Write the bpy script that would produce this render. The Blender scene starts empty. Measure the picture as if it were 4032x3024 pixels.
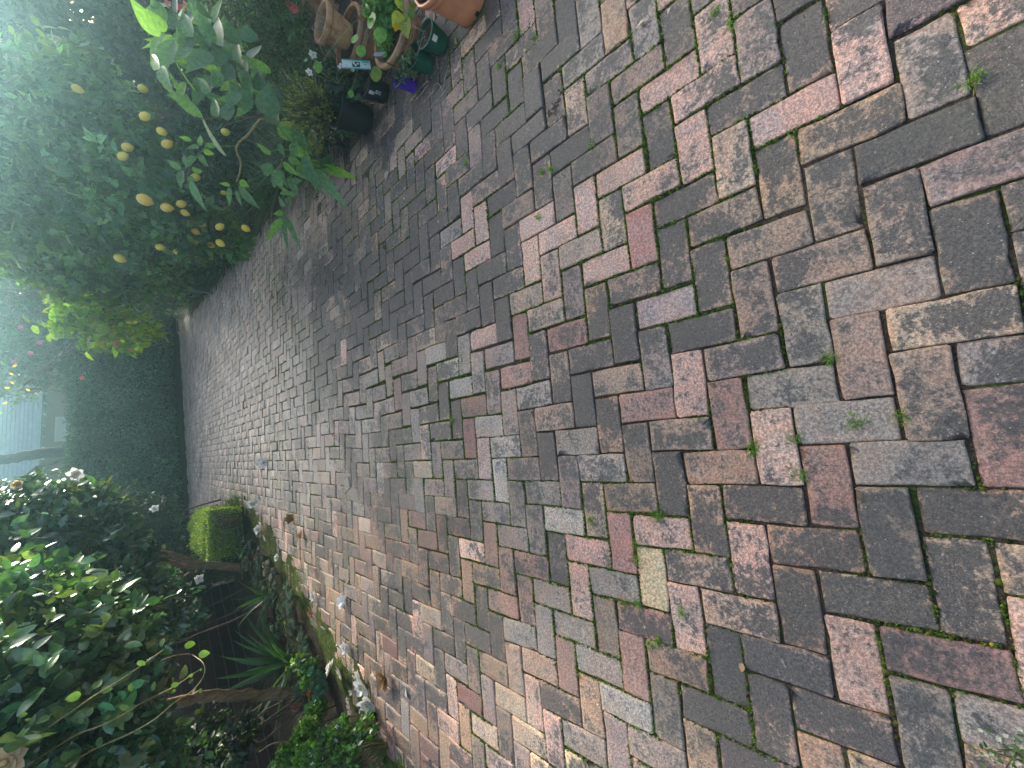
import bpy, math, random
import numpy as np
from mathutils import Matrix, Vector

# ------------------------------------------------------------------ camera, world, sun, exposure
SC = bpy.context.scene
HAZE = True
H = 1.45867                      # eye height in metres
FPX = 1662.28                    # focal length in pixels of the 4032 px wide photograph
RW = np.array([[-0.08124002, -0.67968268, -0.72899349],      # photo right, down, forward as rows in world axes
               [-0.99020971, 0.13833878, -0.01863091],
               [0.11351118, 0.72034286, -0.68426703]])
cam_d = bpy.data.cameras.new('camera'); cam = bpy.data.objects.new('camera', cam_d)
SC.collection.objects.link(cam); SC.camera = cam
cam_d.sensor_width = 36.0; cam_d.lens = 36.0 * FPX / 4032.0
cam_d.clip_start = 0.02; cam_d.clip_end = 1500
mw = Matrix.Identity(4)
for i in range(3):
    mw[i][0] = RW[0][i]; mw[i][1] = -RW[1][i]; mw[i][2] = -RW[2][i]
mw[0][3], mw[1][3], mw[2][3] = 0.0, 0.0, H
cam.matrix_world = mw

SUN_EL, SUN_AZ = math.radians(20), math.radians(31)           # azimuth measured from +Y towards +X
world = bpy.data.worlds.new('World'); SC.world = world; world.use_nodes = True
wn = world.node_tree.nodes; wl = world.node_tree.links; wn.clear()
sky = wn.new('ShaderNodeTexSky'); sky.sky_type = 'NISHITA'; sky.sun_disc = False
sky.sun_elevation = SUN_EL; sky.sun_rotation = SUN_AZ
sky.air_density = 0.8; sky.dust_density = 4.0; sky.ozone_density = 0.4
bg = wn.new('ShaderNodeBackground'); bg.inputs['Strength'].default_value = 0.15
wo = wn.new('ShaderNodeOutputWorld')
wl.new(sky.outputs[0], bg.inputs[0]); wl.new(bg.outputs[0], wo.inputs[0])
sd = bpy.data.lights.new('sun', 'SUN'); sd.energy = 4.5; sd.angle = math.radians(8.0); sd.color = (1.0, 0.93, 0.82)
so = bpy.data.objects.new('sun', sd); SC.collection.objects.link(so)
sdir = Vector((math.sin(SUN_AZ) * math.cos(SUN_EL), math.cos(SUN_AZ) * math.cos(SUN_EL), math.sin(SUN_EL)))
so.rotation_euler = sdir.to_track_quat('Z', 'Y').to_euler(); so.location = (6, 9, 12)
SC.view_settings.view_transform = 'Standard'; SC.view_settings.look = 'None'
SC.view_settings.gamma = 1.0; SC.view_settings.use_curve_mapping = False
SC.view_settings.exposure = 1.68

rng = np.random.default_rng(7)
random.seed(7)
COL = SC.collection

# ------------------------------------------------------------------ where things stand
def at(x, y, Y):
    """point on the sight line of photo pixel x,y at the distance Y (metres ahead)"""
    d = RW.T @ np.array([(x - 2016) / FPX, (y - 1512) / FPX, 1.0])
    return np.array([0, 0, H]) + d * (Y / d[1])
def ground_at(x, y, z=0.0):
    d = RW.T @ np.array([(x - 2016) / FPX, (y - 1512) / FPX, 1.0])
    return np.array([0, 0, H]) + d * ((z - H) / d[2])
def proj(P):
    c = RW @ (np.asarray(P) - np.array([0, 0, H]))
    return 2016 + FPX * c[0] / c[2], 1512 + FPX * c[1] / c[2], c[2]

# ------------------------------------------------------------------ mesh helpers
class MB:
    def __init__(s):
        s.v = []; s.f = []; s.n = 0; s.c = []; s.e = []
    def add(s, verts, faces, col=(1, 1, 1, 1), edge=None):
        verts = np.asarray(verts, float).reshape(-1, 3)
        s.v.append(verts); b = s.n
        if isinstance(faces, np.ndarray): s.f.append(faces + b)
        else:
            by = {}
            for f in faces: by.setdefault(len(f), []).append(f)
            for k in by: s.f.append(np.array(by[k]) + b)
        c = np.asarray(col, float)
        if c.ndim == 1:
            if len(c) == 3: c = np.append(c, 1)
            c = np.tile(c, (len(verts), 1))
        elif c.shape[1] == 3: c = np.hstack([c, np.ones((len(c), 1))])
        s.c.append(c)
        s.e.append(np.zeros(len(verts)) if edge is None else np.asarray(edge, float))
        s.n += len(verts)
        return s
    def mesh(s, name, mat, smooth=True, origin=(0, 0, 0)):
        me = bpy.data.meshes.new(name)
        V = np.concatenate(s.v) - np.asarray(origin, float)
        me.vertices.add(len(V)); me.vertices.foreach_set('co', V.ravel())
        loops = np.concatenate([f.ravel() for f in s.f]); tot = np.concatenate([np.full(len(f), f.shape[1]) for f in s.f])
        st = np.concatenate([[0], np.cumsum(tot)[:-1]])
        me.loops.add(len(loops)); me.loops.foreach_set('vertex_index', loops.astype(np.int32))
        me.polygons.add(len(tot)); me.polygons.foreach_set('loop_start', st.astype(np.int32))
        me.polygons.foreach_set('loop_total', tot.astype(np.int32))
        me.polygons.foreach_set('use_smooth', np.full(len(tot), smooth))
        me.update(calc_edges=True)
        a = me.color_attributes.new('tint', 'FLOAT_COLOR', 'POINT'); a.data.foreach_set('color', np.concatenate(s.c).astype(np.float32).ravel())
        if any(x.any() for x in s.e):
            b = me.attributes.new('edge', 'FLOAT', 'POINT'); b.data.foreach_set('value', np.concatenate(s.e).astype(np.float32))
        me.materials.append(mat)
        return me
    def build(s, name, mat, parent=None, smooth=True, label=None, cat=None, group=None, kind=None, origin=None):
        wloc = np.zeros(3)
        if parent is not None: wloc = np.array(parent.matrix_basis.translation) if parent.parent is None else np.array(parent['_w'])
        if origin is None: origin = wloc if parent is not None else np.zeros(3)
        origin = np.asarray(origin, float)
        o = bpy.data.objects.new(name, s.mesh(name, mat, smooth, origin))
        COL.objects.link(o)
        if parent is not None:
            o.parent = parent
            o.location = origin - wloc
        else: o.location = origin
        o['_w'] = [float(q) for q in origin]
        tag(o, label, cat, group, kind)
        return o
def tag(o, label=None, cat=None, group=None, kind=None):
    if label: o['label'] = label
    if cat: o['category'] = cat
    if group: o['group'] = group
    if kind: o['kind'] = kind
    return o
def thing(name, loc, label, cat, group=None, kind=None):
    o = bpy.data.objects.new(name, None); COL.objects.link(o); o.empty_display_size = 0.1
    o.location = [float(q) for q in loc]; o['_w'] = [float(q) for q in loc]
    return tag(o, label, cat, group, kind)
def norm(a): a = np.asarray(a, float); return a / (np.linalg.norm(a, axis=-1, keepdims=True) + 1e-9)

def tube(mb, pts, rad, n=6, col=(1, 1, 1), cap=True):
    pts = np.asarray(pts, float); rad = np.broadcast_to(np.asarray(rad, float), (len(pts),))
    T = norm(np.gradient(pts, axis=0)); ref = np.array([0.31, 0.17, 0.93]) if abs(T[0][2]) < .9 else np.array([1., 0.1, 0])
    V = []
    for p, t, r in zip(pts, T, rad):
        a = norm(np.cross(t, ref)); b = np.cross(t, a)
        th = np.arange(n) * 2 * np.pi / n
        V.append(p + r * (np.cos(th)[:, None] * a + np.sin(th)[:, None] * b))
    V = np.concatenate(V); F = []
    for i in range(len(pts) - 1):
        for j in range(n):
            k = (j + 1) % n; F.append((i * n + j, i * n + k, (i + 1) * n + k, (i + 1) * n + j))
    F = [tuple(f) for f in F]
    if cap: F += [tuple(range(n))[::-1], tuple(range((len(pts) - 1) * n, len(pts) * n))]
    mb.add(V, F, col)
def smooth_path(ctrl, n=10, jit=0.0, r=None):
    c = np.asarray(ctrl, float)
    if len(c) > 2:
        c2 = np.vstack([2 * c[0] - c[1], c, 2 * c[-1] - c[-2]]); out = []
        m = max(2, n // (len(c) - 1))
        for i in range(1, len(c2) - 2):
            for k in range(m):
                t = k / m; p0, p1, p2, p3 = c2[i - 1:i + 3]
                out.append(.5 * (2 * p1 + (p2 - p0) * t + (2 * p0 - 5 * p1 + 4 * p2 - p3) * t * t + (3 * p1 - p0 - 3 * p2 + p3) * t ** 3))
        out.append(c[-1]); c = np.array(out)
    else: c = np.array([c[0] + (c[1] - c[0]) * t for t in np.linspace(0, 1, n)])
    if jit: c[1:-1] += rng.normal(0, jit, (len(c) - 2, 3))
    return c
def lathe(mb, cx, cy, prof, n=28, col=(1, 1, 1), sq=1.0, tilt=None):
    th = np.arange(n) * 2 * np.pi / n; V = []
    for r, z in prof: V.append(np.stack([cx + r * np.cos(th), cy + sq * r * np.sin(th), np.full(n, z)], 1))
    V = np.concatenate(V); F = []
    for i in range(len(prof) - 1):
        for j in range(n):
            k = (j + 1) % n; F.append((i * n + j, i * n + k, (i + 1) * n + k, (i + 1) * n + j))
    if tilt is not None:
        (px, py, pz), ax, an = tilt
        R = np.array(Matrix.Rotation(an, 3, Vector(ax))); c0 = np.array([px, py, pz]); V = (V - c0) @ R.T + c0
    mb.add(V, F, col)
def box(mb, lo, hi, col=(1, 1, 1), rz=0.0, piv=None):
    x0, y0, z0 = lo; x1, y1, z1 = hi
    V = np.array([(x0, y0, z0), (x1, y0, z0), (x1, y1, z0), (x0, y1, z0), (x0, y0, z1), (x1, y0, z1), (x1, y1, z1), (x0, y1, z1)], float)
    if rz:
        c = np.array(piv if piv is not None else ((x0 + x1) / 2, (y0 + y1) / 2, 0.0)); co, si = math.cos(rz), math.sin(rz)
        d = V - c; V = np.stack([d[:, 0] * co - d[:, 1] * si, d[:, 0] * si + d[:, 1] * co, d[:, 2]], 1) + c
    mb.add(V, [(0, 3, 2, 1), (4, 5, 6, 7), (0, 1, 5, 4), (1, 2, 6, 5), (2, 3, 7, 6), (3, 0, 4, 7)], col)

# leaves: P base point, D direction, N upper-side normal, L length, W half width
def leaves(mb, P, D, N, L, W, tint, curl=0.12, fold=0.25, segs=2):
    P = np.atleast_2d(P).astype(float); n = len(P)
    D = norm(np.broadcast_to(D, (n, 3))); N = np.broadcast_to(N, (n, 3))
    S = norm(np.cross(D, N)); N = norm(np.cross(S, D))
    L = np.broadcast_to(np.asarray(L, float), (n,))[:, None]; W = np.broadcast_to(np.asarray(W, float), (n,))[:, None]
    tint = np.broadcast_to(np.asarray(tint, float), (n, 3))
    if segs == 2:
        prof = [(0.0, 0.0), (0.42, 1.0), (1.0, 0.0)]
    elif segs == 3:
        prof = [(0, 0.0), (0.28, 0.9), (0.62, 0.85), (1.0, 0.0)]
    else:
        prof = [(0, 0.0), (.06, .42), (.16, .82), (.32, 1.0), (.50, .88), (.70, .55), (.87, .22), (1.0, 0.0)] if segs == 8 else [(0, 0.0), (.08, .45), (.22, .9), (.42, 1.0), (.62, .86), (.8, .55), (.93, .2), (1.0, 0.0)]
    rows = []; cols = 0
    idx = []
    for t, w in prof:
        c = P + D * L * t - N * L * curl * (t ** 2)
        if w == 0: rows.append([c]); 
        else: rows.append([c - S * W * w + N * W * w * fold, c, c + S * W * w + N * W * w * fold])
    k = 0
    for r in rows: idx.append(list(range(k, k + len(r)))); k += len(r)
    V = np.stack([q for r in rows for q in r], 1)               # n,k,3
    tri = []; quad = []
    for a, b in zip(idx[:-1], idx[1:]):
        if len(a) == 1 and len(b) == 3: tri += [(a[0], b[1], b[0]), (a[0], b[2], b[1])]
        elif len(a) == 3 and len(b) == 1: tri += [(a[0], a[1], b[0]), (a[1], a[2], b[0])]
        elif len(a) == 3: quad += [(a[0], a[1], b[1], b[0]), (a[1], a[2], b[2], b[1])]
    off = (np.arange(n) * k)[:, None, None]
    col = np.repeat(np.hstack([tint, np.ones((n, 1))]), k, axis=0)
    Fs = [(np.array(tri)[None] + off).reshape(-1, 3)]
    if quad: Fs.append((np.array(quad)[None] + off).reshape(-1, 4))
    base = mb.n; mb.v.append(V.reshape(-1, 3)); mb.c.append(col); mb.e.append(np.zeros(n * k)); mb.n += n * k
    for f in Fs: mb.f.append(f + base)
def rdir(n, up=0.0):
    d = rng.normal(0, 1, (n, 3)); d[:, 2] += up; return norm(d)
def tints(n, base, var=0.25, hue=0.15):
    b = np.asarray(base, float)[None] * np.exp(rng.normal(0, var, (n, 1)))
    b = b * np.exp(rng.normal(0, hue, (n, 3)) * np.array([1, .3, .8]))
    return b
def blob_cloud(mb, blobs, n, L, W, base, var=.3, per=9, segs=2, droop=0.0, spread=1.0, curl=.12, fold=.25, shell=.55, hue=.15, new=None):
    """leaves in whorls on twigs that fill a set of ellipsoids; blobs = (centre, radii)"""
    C = np.array([b[0] for b in blobs], float); R = np.array([np.broadcast_to(b[1], 3) for b in blobs], float)
    w = np.prod(R, axis=1) ** (2 / 3); w /= w.sum()
    m = n // per; k = rng.choice(len(blobs), m, p=w)
    u = rdir(m); rr = shell + (1.03 - shell) * rng.random(m) ** .6
    rr *= 1 + rng.normal(0, .10, m)
    T = C[k] + R[k] * u * rr[:, None]
    ax = norm(u + rng.normal(0, .5, (m, 3)) + np.array([0, 0, .15 - droop]))
    i = np.repeat(np.arange(m), per); n = len(i)
    pos = T[i] + ax[i] * (rng.random((n, 1)) - .3) * L * 1.6 + rng.normal(0, L * .25 * spread, (n, 3))
    side = norm(np.cross(ax[i], rng.normal(0, 1, (n, 3))))
    D = norm(ax[i] * .65 + side + rng.normal(0, .2, (n, 3)) + np.array([0, 0, -droop]))
    N = norm(ax[i] + np.array([0, 0, .5]) + rng.normal(0, .35, (n, 3)))
    s = np.exp(rng.normal(0, .22, n))
    tb = tints(m, base, var * .7, hue)[i] * np.exp(rng.normal(0, var * .5, (n, 1)))
    if new is not None:
        pick = (rng.random(m) < new[1])[i]; tb[pick] = tints(pick.sum(), new[0], .2, .1)
    leaves(mb, pos, D, N, L * s, W * s, tb, curl, fold, segs)
    return T, ax
def twigs_to(mb, start, T, r0=0.012, step=3, col=(.16, .11, .07)):
    for p in T[::step]:
        mid = start + (p - start) * .55 + np.array([0, 0, .08]) * np.linalg.norm(p - start) + rng.normal(0, .05, 3)
        tube(mb, smooth_path([start, mid, p], 6), np.linspace(r0, r0 * .25, 7)[:len(smooth_path([start, mid, p], 6))], 4, col, False)

# ------------------------------------------------------------------ materials
def new_mat(name):
    m = bpy.data.materials.new(name); m.use_nodes = True; nt = m.node_tree; nt.nodes.clear()
    return m, nt, nt.nodes, nt.links
class NB:
    def __init__(s, nt): s.nt = nt; s.N = nt.nodes; s.L = nt.links
    def n(s, t, **kw):
        o = s.N.new(t)
        for k, v in kw.items(): setattr(o, k, v)
        return o
    def link(s, a, b): s.L.new(a, b)
    def noise(s, scale, detail=4, rough=.6, vec=None, dist=0.0):
        o = s.n('ShaderNodeTexNoise'); o.inputs['Scale'].default_value = scale; o.inputs['Detail'].default_value = detail
        o.inputs['Roughness'].default_value = rough; o.inputs['Distortion'].default_value = dist
        if vec is not None: s.link(vec, o.inputs['Vector'])
        return o.outputs['Fac']
    def val(s, x, sock):
        if isinstance(x, (int, float)): sock.default_value = x
        else: s.link(x, sock)
    def math(s, op, a, b=None, clamp=False):
        o = s.n('ShaderNodeMath', operation=op); o.use_clamp = clamp; s.val(a, o.inputs[0])
        if b is not None: s.val(b, o.inputs[1])
        return o.outputs[0]
    def map(s, x, a, b, c=0.0, d=1.0):
        o = s.n('ShaderNodeMapRange'); o.interpolation_type = 'SMOOTHSTEP'
        s.val(x, o.inputs[0]); s.val(a, o.inputs[1]); s.val(b, o.inputs[2]); s.val(c, o.inputs[3]); s.val(d, o.inputs[4])
        return o.outputs[0]
    def mix(s, f, a, b, mode='MIX'):
        o = s.n('ShaderNodeMix', data_type='RGBA', blend_type=mode); s.val(f, o.inputs[0])
        for x, k in ((a, 6), (b, 7)):
            if isinstance(x, (tuple, list)): o.inputs[k].default_value = tuple(x) + ((1,) if len(x) == 3 else ())
            else: s.link(x, o.inputs[k])
        return o.outputs[2]
    def pos(s): return s.n('ShaderNodeNewGeometry').outputs['Position']
    def attr(s, name):
        o = s.n('ShaderNodeAttribute'); o.attribute_name = name; return o
    def out(s, bsdf, bump=None, vol=None):
        o = s.n('ShaderNodeOutputMaterial'); s.link(bsdf, o.inputs['Surface'])
    def bump(s, h, strength=.3, dist=.01, base=None):
        o = s.n('ShaderNodeBump'); o.inputs['Strength'].default_value = strength; o.inputs['Distance'].default_value = dist
        s.link(h, o.inputs['Height'])
        if base is not None: s.link(base, o.inputs['Normal'])
        return o.outputs[0]
    def bsdf(s, col, rough=.6, spec=.5, normal=None, **kw):
        o = s.n('ShaderNodeBsdfPrincipled')
        if isinstance(col, (tuple, list)): o.inputs['Base Color'].default_value = tuple(col) + (1,)
        else: s.link(col, o.inputs['Base Color'])
        s.val(rough, o.inputs['Roughness']); o.inputs['Specular IOR Level'].default_value = spec
        if normal is not None: s.link(normal, o.inputs['Normal'])
        return o

def brick_material():
    m, nt, N, L = new_mat('worn_brick'); b = NB(nt); P = b.pos(); A = b.attr('tint'); E = b.attr('edge').outputs['Fac']
    nb = b.noise(8, 6, .68, P, .5); nm = b.noise(34, 6, .75, P, .5); nf = b.noise(120, 6, .88, P); nl = b.noise(1.3, 3, .5, P)
    nv = b.noise(75, 5, .75, P, .3); ng = b.noise(230, 3, .8, P)
    # growth of dark lichen: the threshold falls as the brick's dirt value rises
    q = b.math('ADD', b.math('MULTIPLY', nb, .40), b.math('ADD', b.math('MULTIPLY', nm, .34), b.math('MULTIPLY', nv, .34)))
    q = b.math('ADD', q, b.math('MULTIPLY', b.math('SUBTRACT', nl, .5), .46))
    thr = b.math('SUBTRACT', .655, b.math('MULTIPLY', A.outputs['Alpha'], .25))
    q = b.math('SUBTRACT', q, b.math('MULTIPLY', E, .055))
    dirt = b.map(b.math('SUBTRACT', q, thr), -.035, .035, 0, 1)
    # clay colour with grains and tonal drift
    c = b.mix(1.0, A.outputs['Color'], b.mix(b.map(nb, .35, .65), (1.12, 1.0, .92), (.88, .97, 1.02)), 'MULTIPLY')
    c = b.mix(b.map(nf, .45, .58), b.mix(1.0, c, (.50, .46, .44), 'MULTIPLY'), b.mix(1.0, c, (1.34, 1.25, 1.15), 'MULTIPLY'))
    c = b.mix(b.map(nv, .56, .66, 0, .65), c, b.mix(1.0, c, (.36, .34, .34), 'MULTIPLY'))
    c = b.mix(b.map(b.noise(2.6, 5, .7, P, .6), .40, .66, 0, .55), c, b.mix(1.0, c, (.52, .51, .52), 'MULTIPLY'))
    c = b.mix(b.math('MULTIPLY', E, .45), c, b.mix(1.0, c, (1.3, 1.2, 1.05), 'MULTIPLY'))
    dk = b.mix(b.map(nf, .42, .60), (.014, .013, .013), (.085, .070, .059))
    dk = b.mix(b.map(ng, .56, .66, 0, .8), dk, b.mix(.60, dk, A.outputs['Color']))
    c = b.mix(b.math('MULTIPLY', dirt, .93), c, dk)
    # pale lichen crust in rare spots, grit
    nw = b.noise(5.5, 5, .6, P, .8)
    li = b.math('MULTIPLY', b.map(nw, .70, .745), b.map(nv, .40, .55)); c = b.mix(b.math('MULTIPLY', li, .8), c, (.48, .48, .43))
    vo = b.n('ShaderNodeTexVoronoi'); vo.inputs['Scale'].default_value = 60; b.link(P, vo.inputs['Vector'])
    gr = b.math('MULTIPLY', b.map(vo.outputs['Distance'], .07, .12, 1, 0), b.map(nb, .40, .6)); c = b.mix(b.math('MULTIPLY', gr, .7), c, (.55, .52, .47))
    mo = b.math('MULTIPLY', b.map(b.noise(2.2, 6, .7, P, .4), .56, .70), .34); c = b.mix(b.math('MULTIPLY', mo, b.map(nm, .4, .6)), c, (.075, .085, .03))
    h = b.math('ADD', b.math('MULTIPLY', nf, .55), b.math('ADD', b.math('MULTIPLY', nm, .8), b.math('MULTIPLY', nv, .9)))
    nrm = b.bump(h, .9, .007)
    s = b.bsdf(c, b.map(nm, .3, .7, .26, .58), .9, nrm); b.out(s.outputs[0]); return m
def joint_material():
    m, nt, N, L = new_mat('joint_sand_and_moss'); b = NB(nt); P = b.pos()
    n1 = b.noise(3.2, 5, .6, P); n2 = b.noise(160, 4, .7, P)
    soil = b.mix(b.map(n2, .35, .65), (.018, .014, .010), (.085, .065, .045))
    moss = b.mix(b.map(n2, .35, .65), (.02, .03, .006), (.07, .09, .02))
    c = b.mix(b.map(n1, .52, .62), soil, moss); nrm = b.bump(n2, .8, .006)
    b.out(b.bsdf(c, .9, .2, nrm).outputs[0]); return m
def soil_material():
    m, nt, N, L = new_mat('garden_soil'); b = NB(nt); P = b.pos()
    n1 = b.noise(6, 6, .7, P); n2 = b.noise(70, 5, .75, P)
    c = b.mix(b.map(n2, .35, .65), (.020, .013, .008), (.10, .070, .045)); c = b.mix(b.map(n1, .5, .68, 0, .6), c, (.04, .055, .015))
    b.out(b.bsdf(c, .95, .2, b.bump(n2, .9, .02)).outputs[0]); return m
def leaf_material(name, rough=.42, trans=.28, spec=.5, glow=(1.5, 1.6, .5), backlight=True):
    m, nt, N, L = new_mat(name); b = NB(nt); A = b.attr('tint'); P = b.pos()
    n1 = b.noise(45, 3, .6, P)
    c = b.mix(1.0, A.outputs['Color'], b.mix(b.map(n1, .3, .7), (.72, .78, .8), (1.25, 1.2, 1.1)), 'MULTIPLY')
    s = b.bsdf(c, rough, spec, b.bump(n1, .12, .004))
    t = b.n('ShaderNodeBsdfTranslucent'); b.link(b.mix(1.0, c, glow, 'MULTIPLY'), t.inputs['Color'])
    mx = b.n('ShaderNodeMixShader'); mx.inputs[0].default_value = trans; b.link(s.outputs[0], mx.inputs[1]); b.link(t.outputs[0], mx.inputs[2])
    b.out(mx.outputs[0]); return m
def tint_material(name, rough=.6, spec=.4, scale=30, bump=.3, dist=.004, lo=.7, hi=1.25, stretch=None, trans=0.0):
    m, nt, N, L = new_mat(name); b = NB(nt); A = b.attr('tint'); P = b.pos()
    if stretch:
        mp = b.n('ShaderNodeMapping'); mp.inputs['Scale'].default_value = stretch; b.link(P, mp.inputs['Vector']); P = mp.outputs[0]
    n1 = b.noise(scale, 5, .7, P); n2 = b.noise(scale * .2, 4, .6, P)
    c = b.mix(1.0, A.outputs['Color'], b.mix(b.map(n1, .3, .7), (lo,) * 3, (hi,) * 3), 'MULTIPLY')
    c = b.mix(b.map(n2, .45, .75, 0, .35), c, b.mix(1.0, c, (.6, .6, .62), 'MULTIPLY'))
    s = b.bsdf(c, rough, spec, b.bump(n1, bump, dist))
    if trans:
        t = b.n('ShaderNodeBsdfTranslucent'); b.link(c, t.inputs['Color'])
        mx = b.n('ShaderNodeMixShader'); mx.inputs[0].default_value = trans; b.link(s.outputs[0], mx.inputs[1]); b.link(t.outputs[0], mx.inputs[2]); b.out(mx.outputs[0])
    else: b.out(s.outputs[0])
    return m
def terracotta_material():
    m, nt, N, L = new_mat('terracotta'); b = NB(nt); A = b.attr('tint'); P = b.pos()
    n1 = b.noise(14, 5, .7, P); n2 = b.noise(120, 4, .7, P)
    c = b.mix(b.map(n1, .42, .62), A.outputs['Color'], b.mix(1.0, A.outputs['Color'], (.55, .5, .5), 'MULTIPLY'))
    c = b.mix(b.map(b.noise(7, 5, .7, P), .54, .66, 0, .6), c, (.42, .36, .28))
    c = b.mix(b.map(n2, .4, .7, 0, .3), c, (.05, .04, .03))
    b.out(b.bsdf(c, .8, .3, b.bump(n2, .35, .003)).outputs[0]); return m
M = dict(brick=brick_material(), joint=joint_material(), soil=soil_material(),
         glossy=leaf_material('glossy_leaf', .24, .18, .8), leaf=leaf_material('soft_leaf', .42, .42, .5),
         far=leaf_material('far_leaf', .45, .35, .5), moss=leaf_material('moss', .85, .25, .15),
         bark=tint_material('bark', .85, .2, 40, .8, .012, .55, 1.35, (1, 1, .25)),
         petal=tint_material('petal', .5, .3, 60, .1, .002, .93, 1.05, None, .35),
         lemon=tint_material('lemon_peel', .38, .5, 260, .25, .002, .92, 1.06),
         plastic=tint_material('pot_plastic', .42, .45, 18, .05, .002, .86, 1.1),
         paint=tint_material('painted', .6, .35, 25, .15, .002, .8, 1.1),
         terra=terracotta_material(), wall=tint_material('wall_brick', .85, .2, 60, .6, .006, .55, 1.3),
         mortar=tint_material('mortar', .9, .1, 90, .5, .004, .75, 1.15),
         slate=tint_material('slate', .55, .4, 3, .2, .01, .75, 1.2),
         paper=tint_material('printed_card', .55, .3, 30, .02, .001, .96, 1.02))

# ------------------------------------------------------------------ herringbone paving
G = 0.116; CU, CV = 2.99926364, 0.05757066
WARP = np.array([(0, 0, 0.0, 0.03), (2, 0, 0.01, -0.02), (2, 1, 0.02, -0.12), (0, 1, 0.01, -0.05), (1, 1, -0.02, -0.06), (3, 1, 0.01, -0.03), (3, 2, -0.02, -0.13), (1, 2, -0.0, -0.09), (-4, 0, -0.07, 0.09), (-4, 1, -0.02, -0.02), (-2, 0, -0.07, 0.09), (-2, 1, -0.05, -0.03), (-8, 0, -0.11, 0.09), (-6, 0, -0.01, 0.17), (-8, 1, -0.03, 0.08), (-12, 0, -0.02, 0.25), (-10, 0, -0.05, 0.29), (-12, 1, 0.02, 0.09), (-16, 0, -0.08, 0.2), (-14, 0, -0.05, 0.22), (-20, 0, 0.07, 0.27), (-18, 0, -0.04, 0.3), (-22, 0, -0.04, 0.35), (-1, -1, 0.0, 0.07), (1, -1, 0.07, 0.05), (-2, -2, -0.03, 0.12), (0, -2, -0.02, 0.09), (2, -2, 0.07, -0.05), (2, -1, 0.06, -0.14), (1, -3, 0.05, -0.03), (3, -3, 0.07, 0.13), (0, -4, 0.02, 0.11), (-5, -9, -0.01, 0.05), (-3, -9, -0.07, 0.16), (-3, -8, -0.01, -0.06), (-5, -8, 0.0, -0.06), (-4, -8, 0.03, -0.01), (-2, -8, 0.05, 0.02), (-2, -7, 0.05, -0.13), (-4, -7, 0.07, -0.06), (-3, -7, -0.01, 0.01), (-2, -6, -0.01, 0.04), (-1, -5, 0.01, 0.05), (-1, -6, 0.07, -0.14), (-5, -13, 0.01, -0.07), (-3, -13, -0.0, -0.01), (-3, -12, -0.0, -0.05), (-5, -12, -0.0, -0.15), (-4, -12, 0.02, -0.0), (-2, -12, 0.02, 0.17), (-4, -11, 0.09, 0.03), (-3, -11, 0.04, -0.03), (-1, -11, 0.03, -0.08), (-3, -10, 0.07, -0.1), (-2, -10, 0.03, -0.06), (-1, -9, 0.01, -0.07), (-1, -8, 0.06, -0.06), (-6, 2, -0.03, 0.1), (-4, 2, -0.04, 0.04), (-4, 3, -0.03, -0.01), (-6, 3, -0.03, 0.03), (-5, 3, -0.02, 0.1), (-3, 3, -0.06, 0.02), (-5, 4, 0.03, 0.09), (-3, 4, -0.02, -0.04), (-4, 4, -0.02, 0.07), (-2, 4, -0.02, 0.0), (-2, 5, -0.0, -0.01), (-4, 5, -0.01, 0.03), (-3, 5, -0.03, 0.0), (-8, 4, 0.01, 0.08), (-6, 4, -0.07, 0.09), (-6, 5, -0.07, 0.03), (-8, 5, 0.01, 0.01), (-7, 5, -0.06, 0.06), (-5, 5, -0.04, 0.01), (-7, 6, -0.03, 0.0), (-5, 6, -0.05, -0.01), (-6, 6, -0.03, 0.02), (-5, 7, 0.01, 0.04), (-3, 7, -0.05, -0.02), (-3, 8, -0.01, -0.06), (-5, 8, -0.02, -0.09), (-4, 8, -0.02, -0.01), (-8, 8, -0.01, -0.02), (-6, 8, 0.02, -0.08), (-8, 9, -0.02, -0.13), (-6, 9, -0.08, -0.05), (-7, 9, -0.07, -0.1), (-5, 9, -0.07, -0.05), (-5, 10, -0.1, -0.15), (-7, 10, -0.07, -0.07), (-6, 10, -0.07, -0.05), (-4, 10, -0.08, -0.05), (-24, 0, 0.21, 0.35), (-26, 0, 0.19, 0.38), (-25, -1, 0.27, 0.33), (-23, -1, 0.12, 0.35), (-26, -2, 0.21, 0.33), (-24, -2, 0.13, 0.4), (-24, 1, 0.23, 0.37)])
def warp(u, v):
    """the pavers are laid by hand: the lattice drifts by up to a finger's width"""
    u = np.atleast_1d(u).astype(float); v = np.atleast_1d(v).astype(float)
    d2 = (u[:, None] - WARP[:, 0]) ** 2 + (v[:, None] - WARP[:, 1]) ** 2
    w = np.exp(-d2 / 4.5); s = w.sum(1) + .35
    return u + (w @ WARP[:, 2]) / s, v + (w @ WARP[:, 3]) / s
def cell(u, v):
    a, b = warp(u, v); return -(b - CV) * G, -(a - CU) * G
LEFT = [(-3.2, -1.6), (-2.75, 1.5), (-2.42, 3.05), (-2.12, 3.38), (-1.95, 3.95), (-1.78, 4.45), (-1.5, 5.15), (-1.32, 5.85), (-1.08, 6.73), (-.88, 7.6), (-1.2, 10.5), (-1.5, 14.0)]
RIGHT = [(5.2, -1.6), (5.0, 1.0), (4.1, 1.9), (3.35, 2.6), (3.15, 3.3), (3.0, 4.3), (3.05, 5.6), (3.2, 7.2), (3.42, 9.3), (3.75, 13.2), (4.5, 17.1)]
POLY = np.array(LEFT + RIGHT[::-1])
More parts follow.
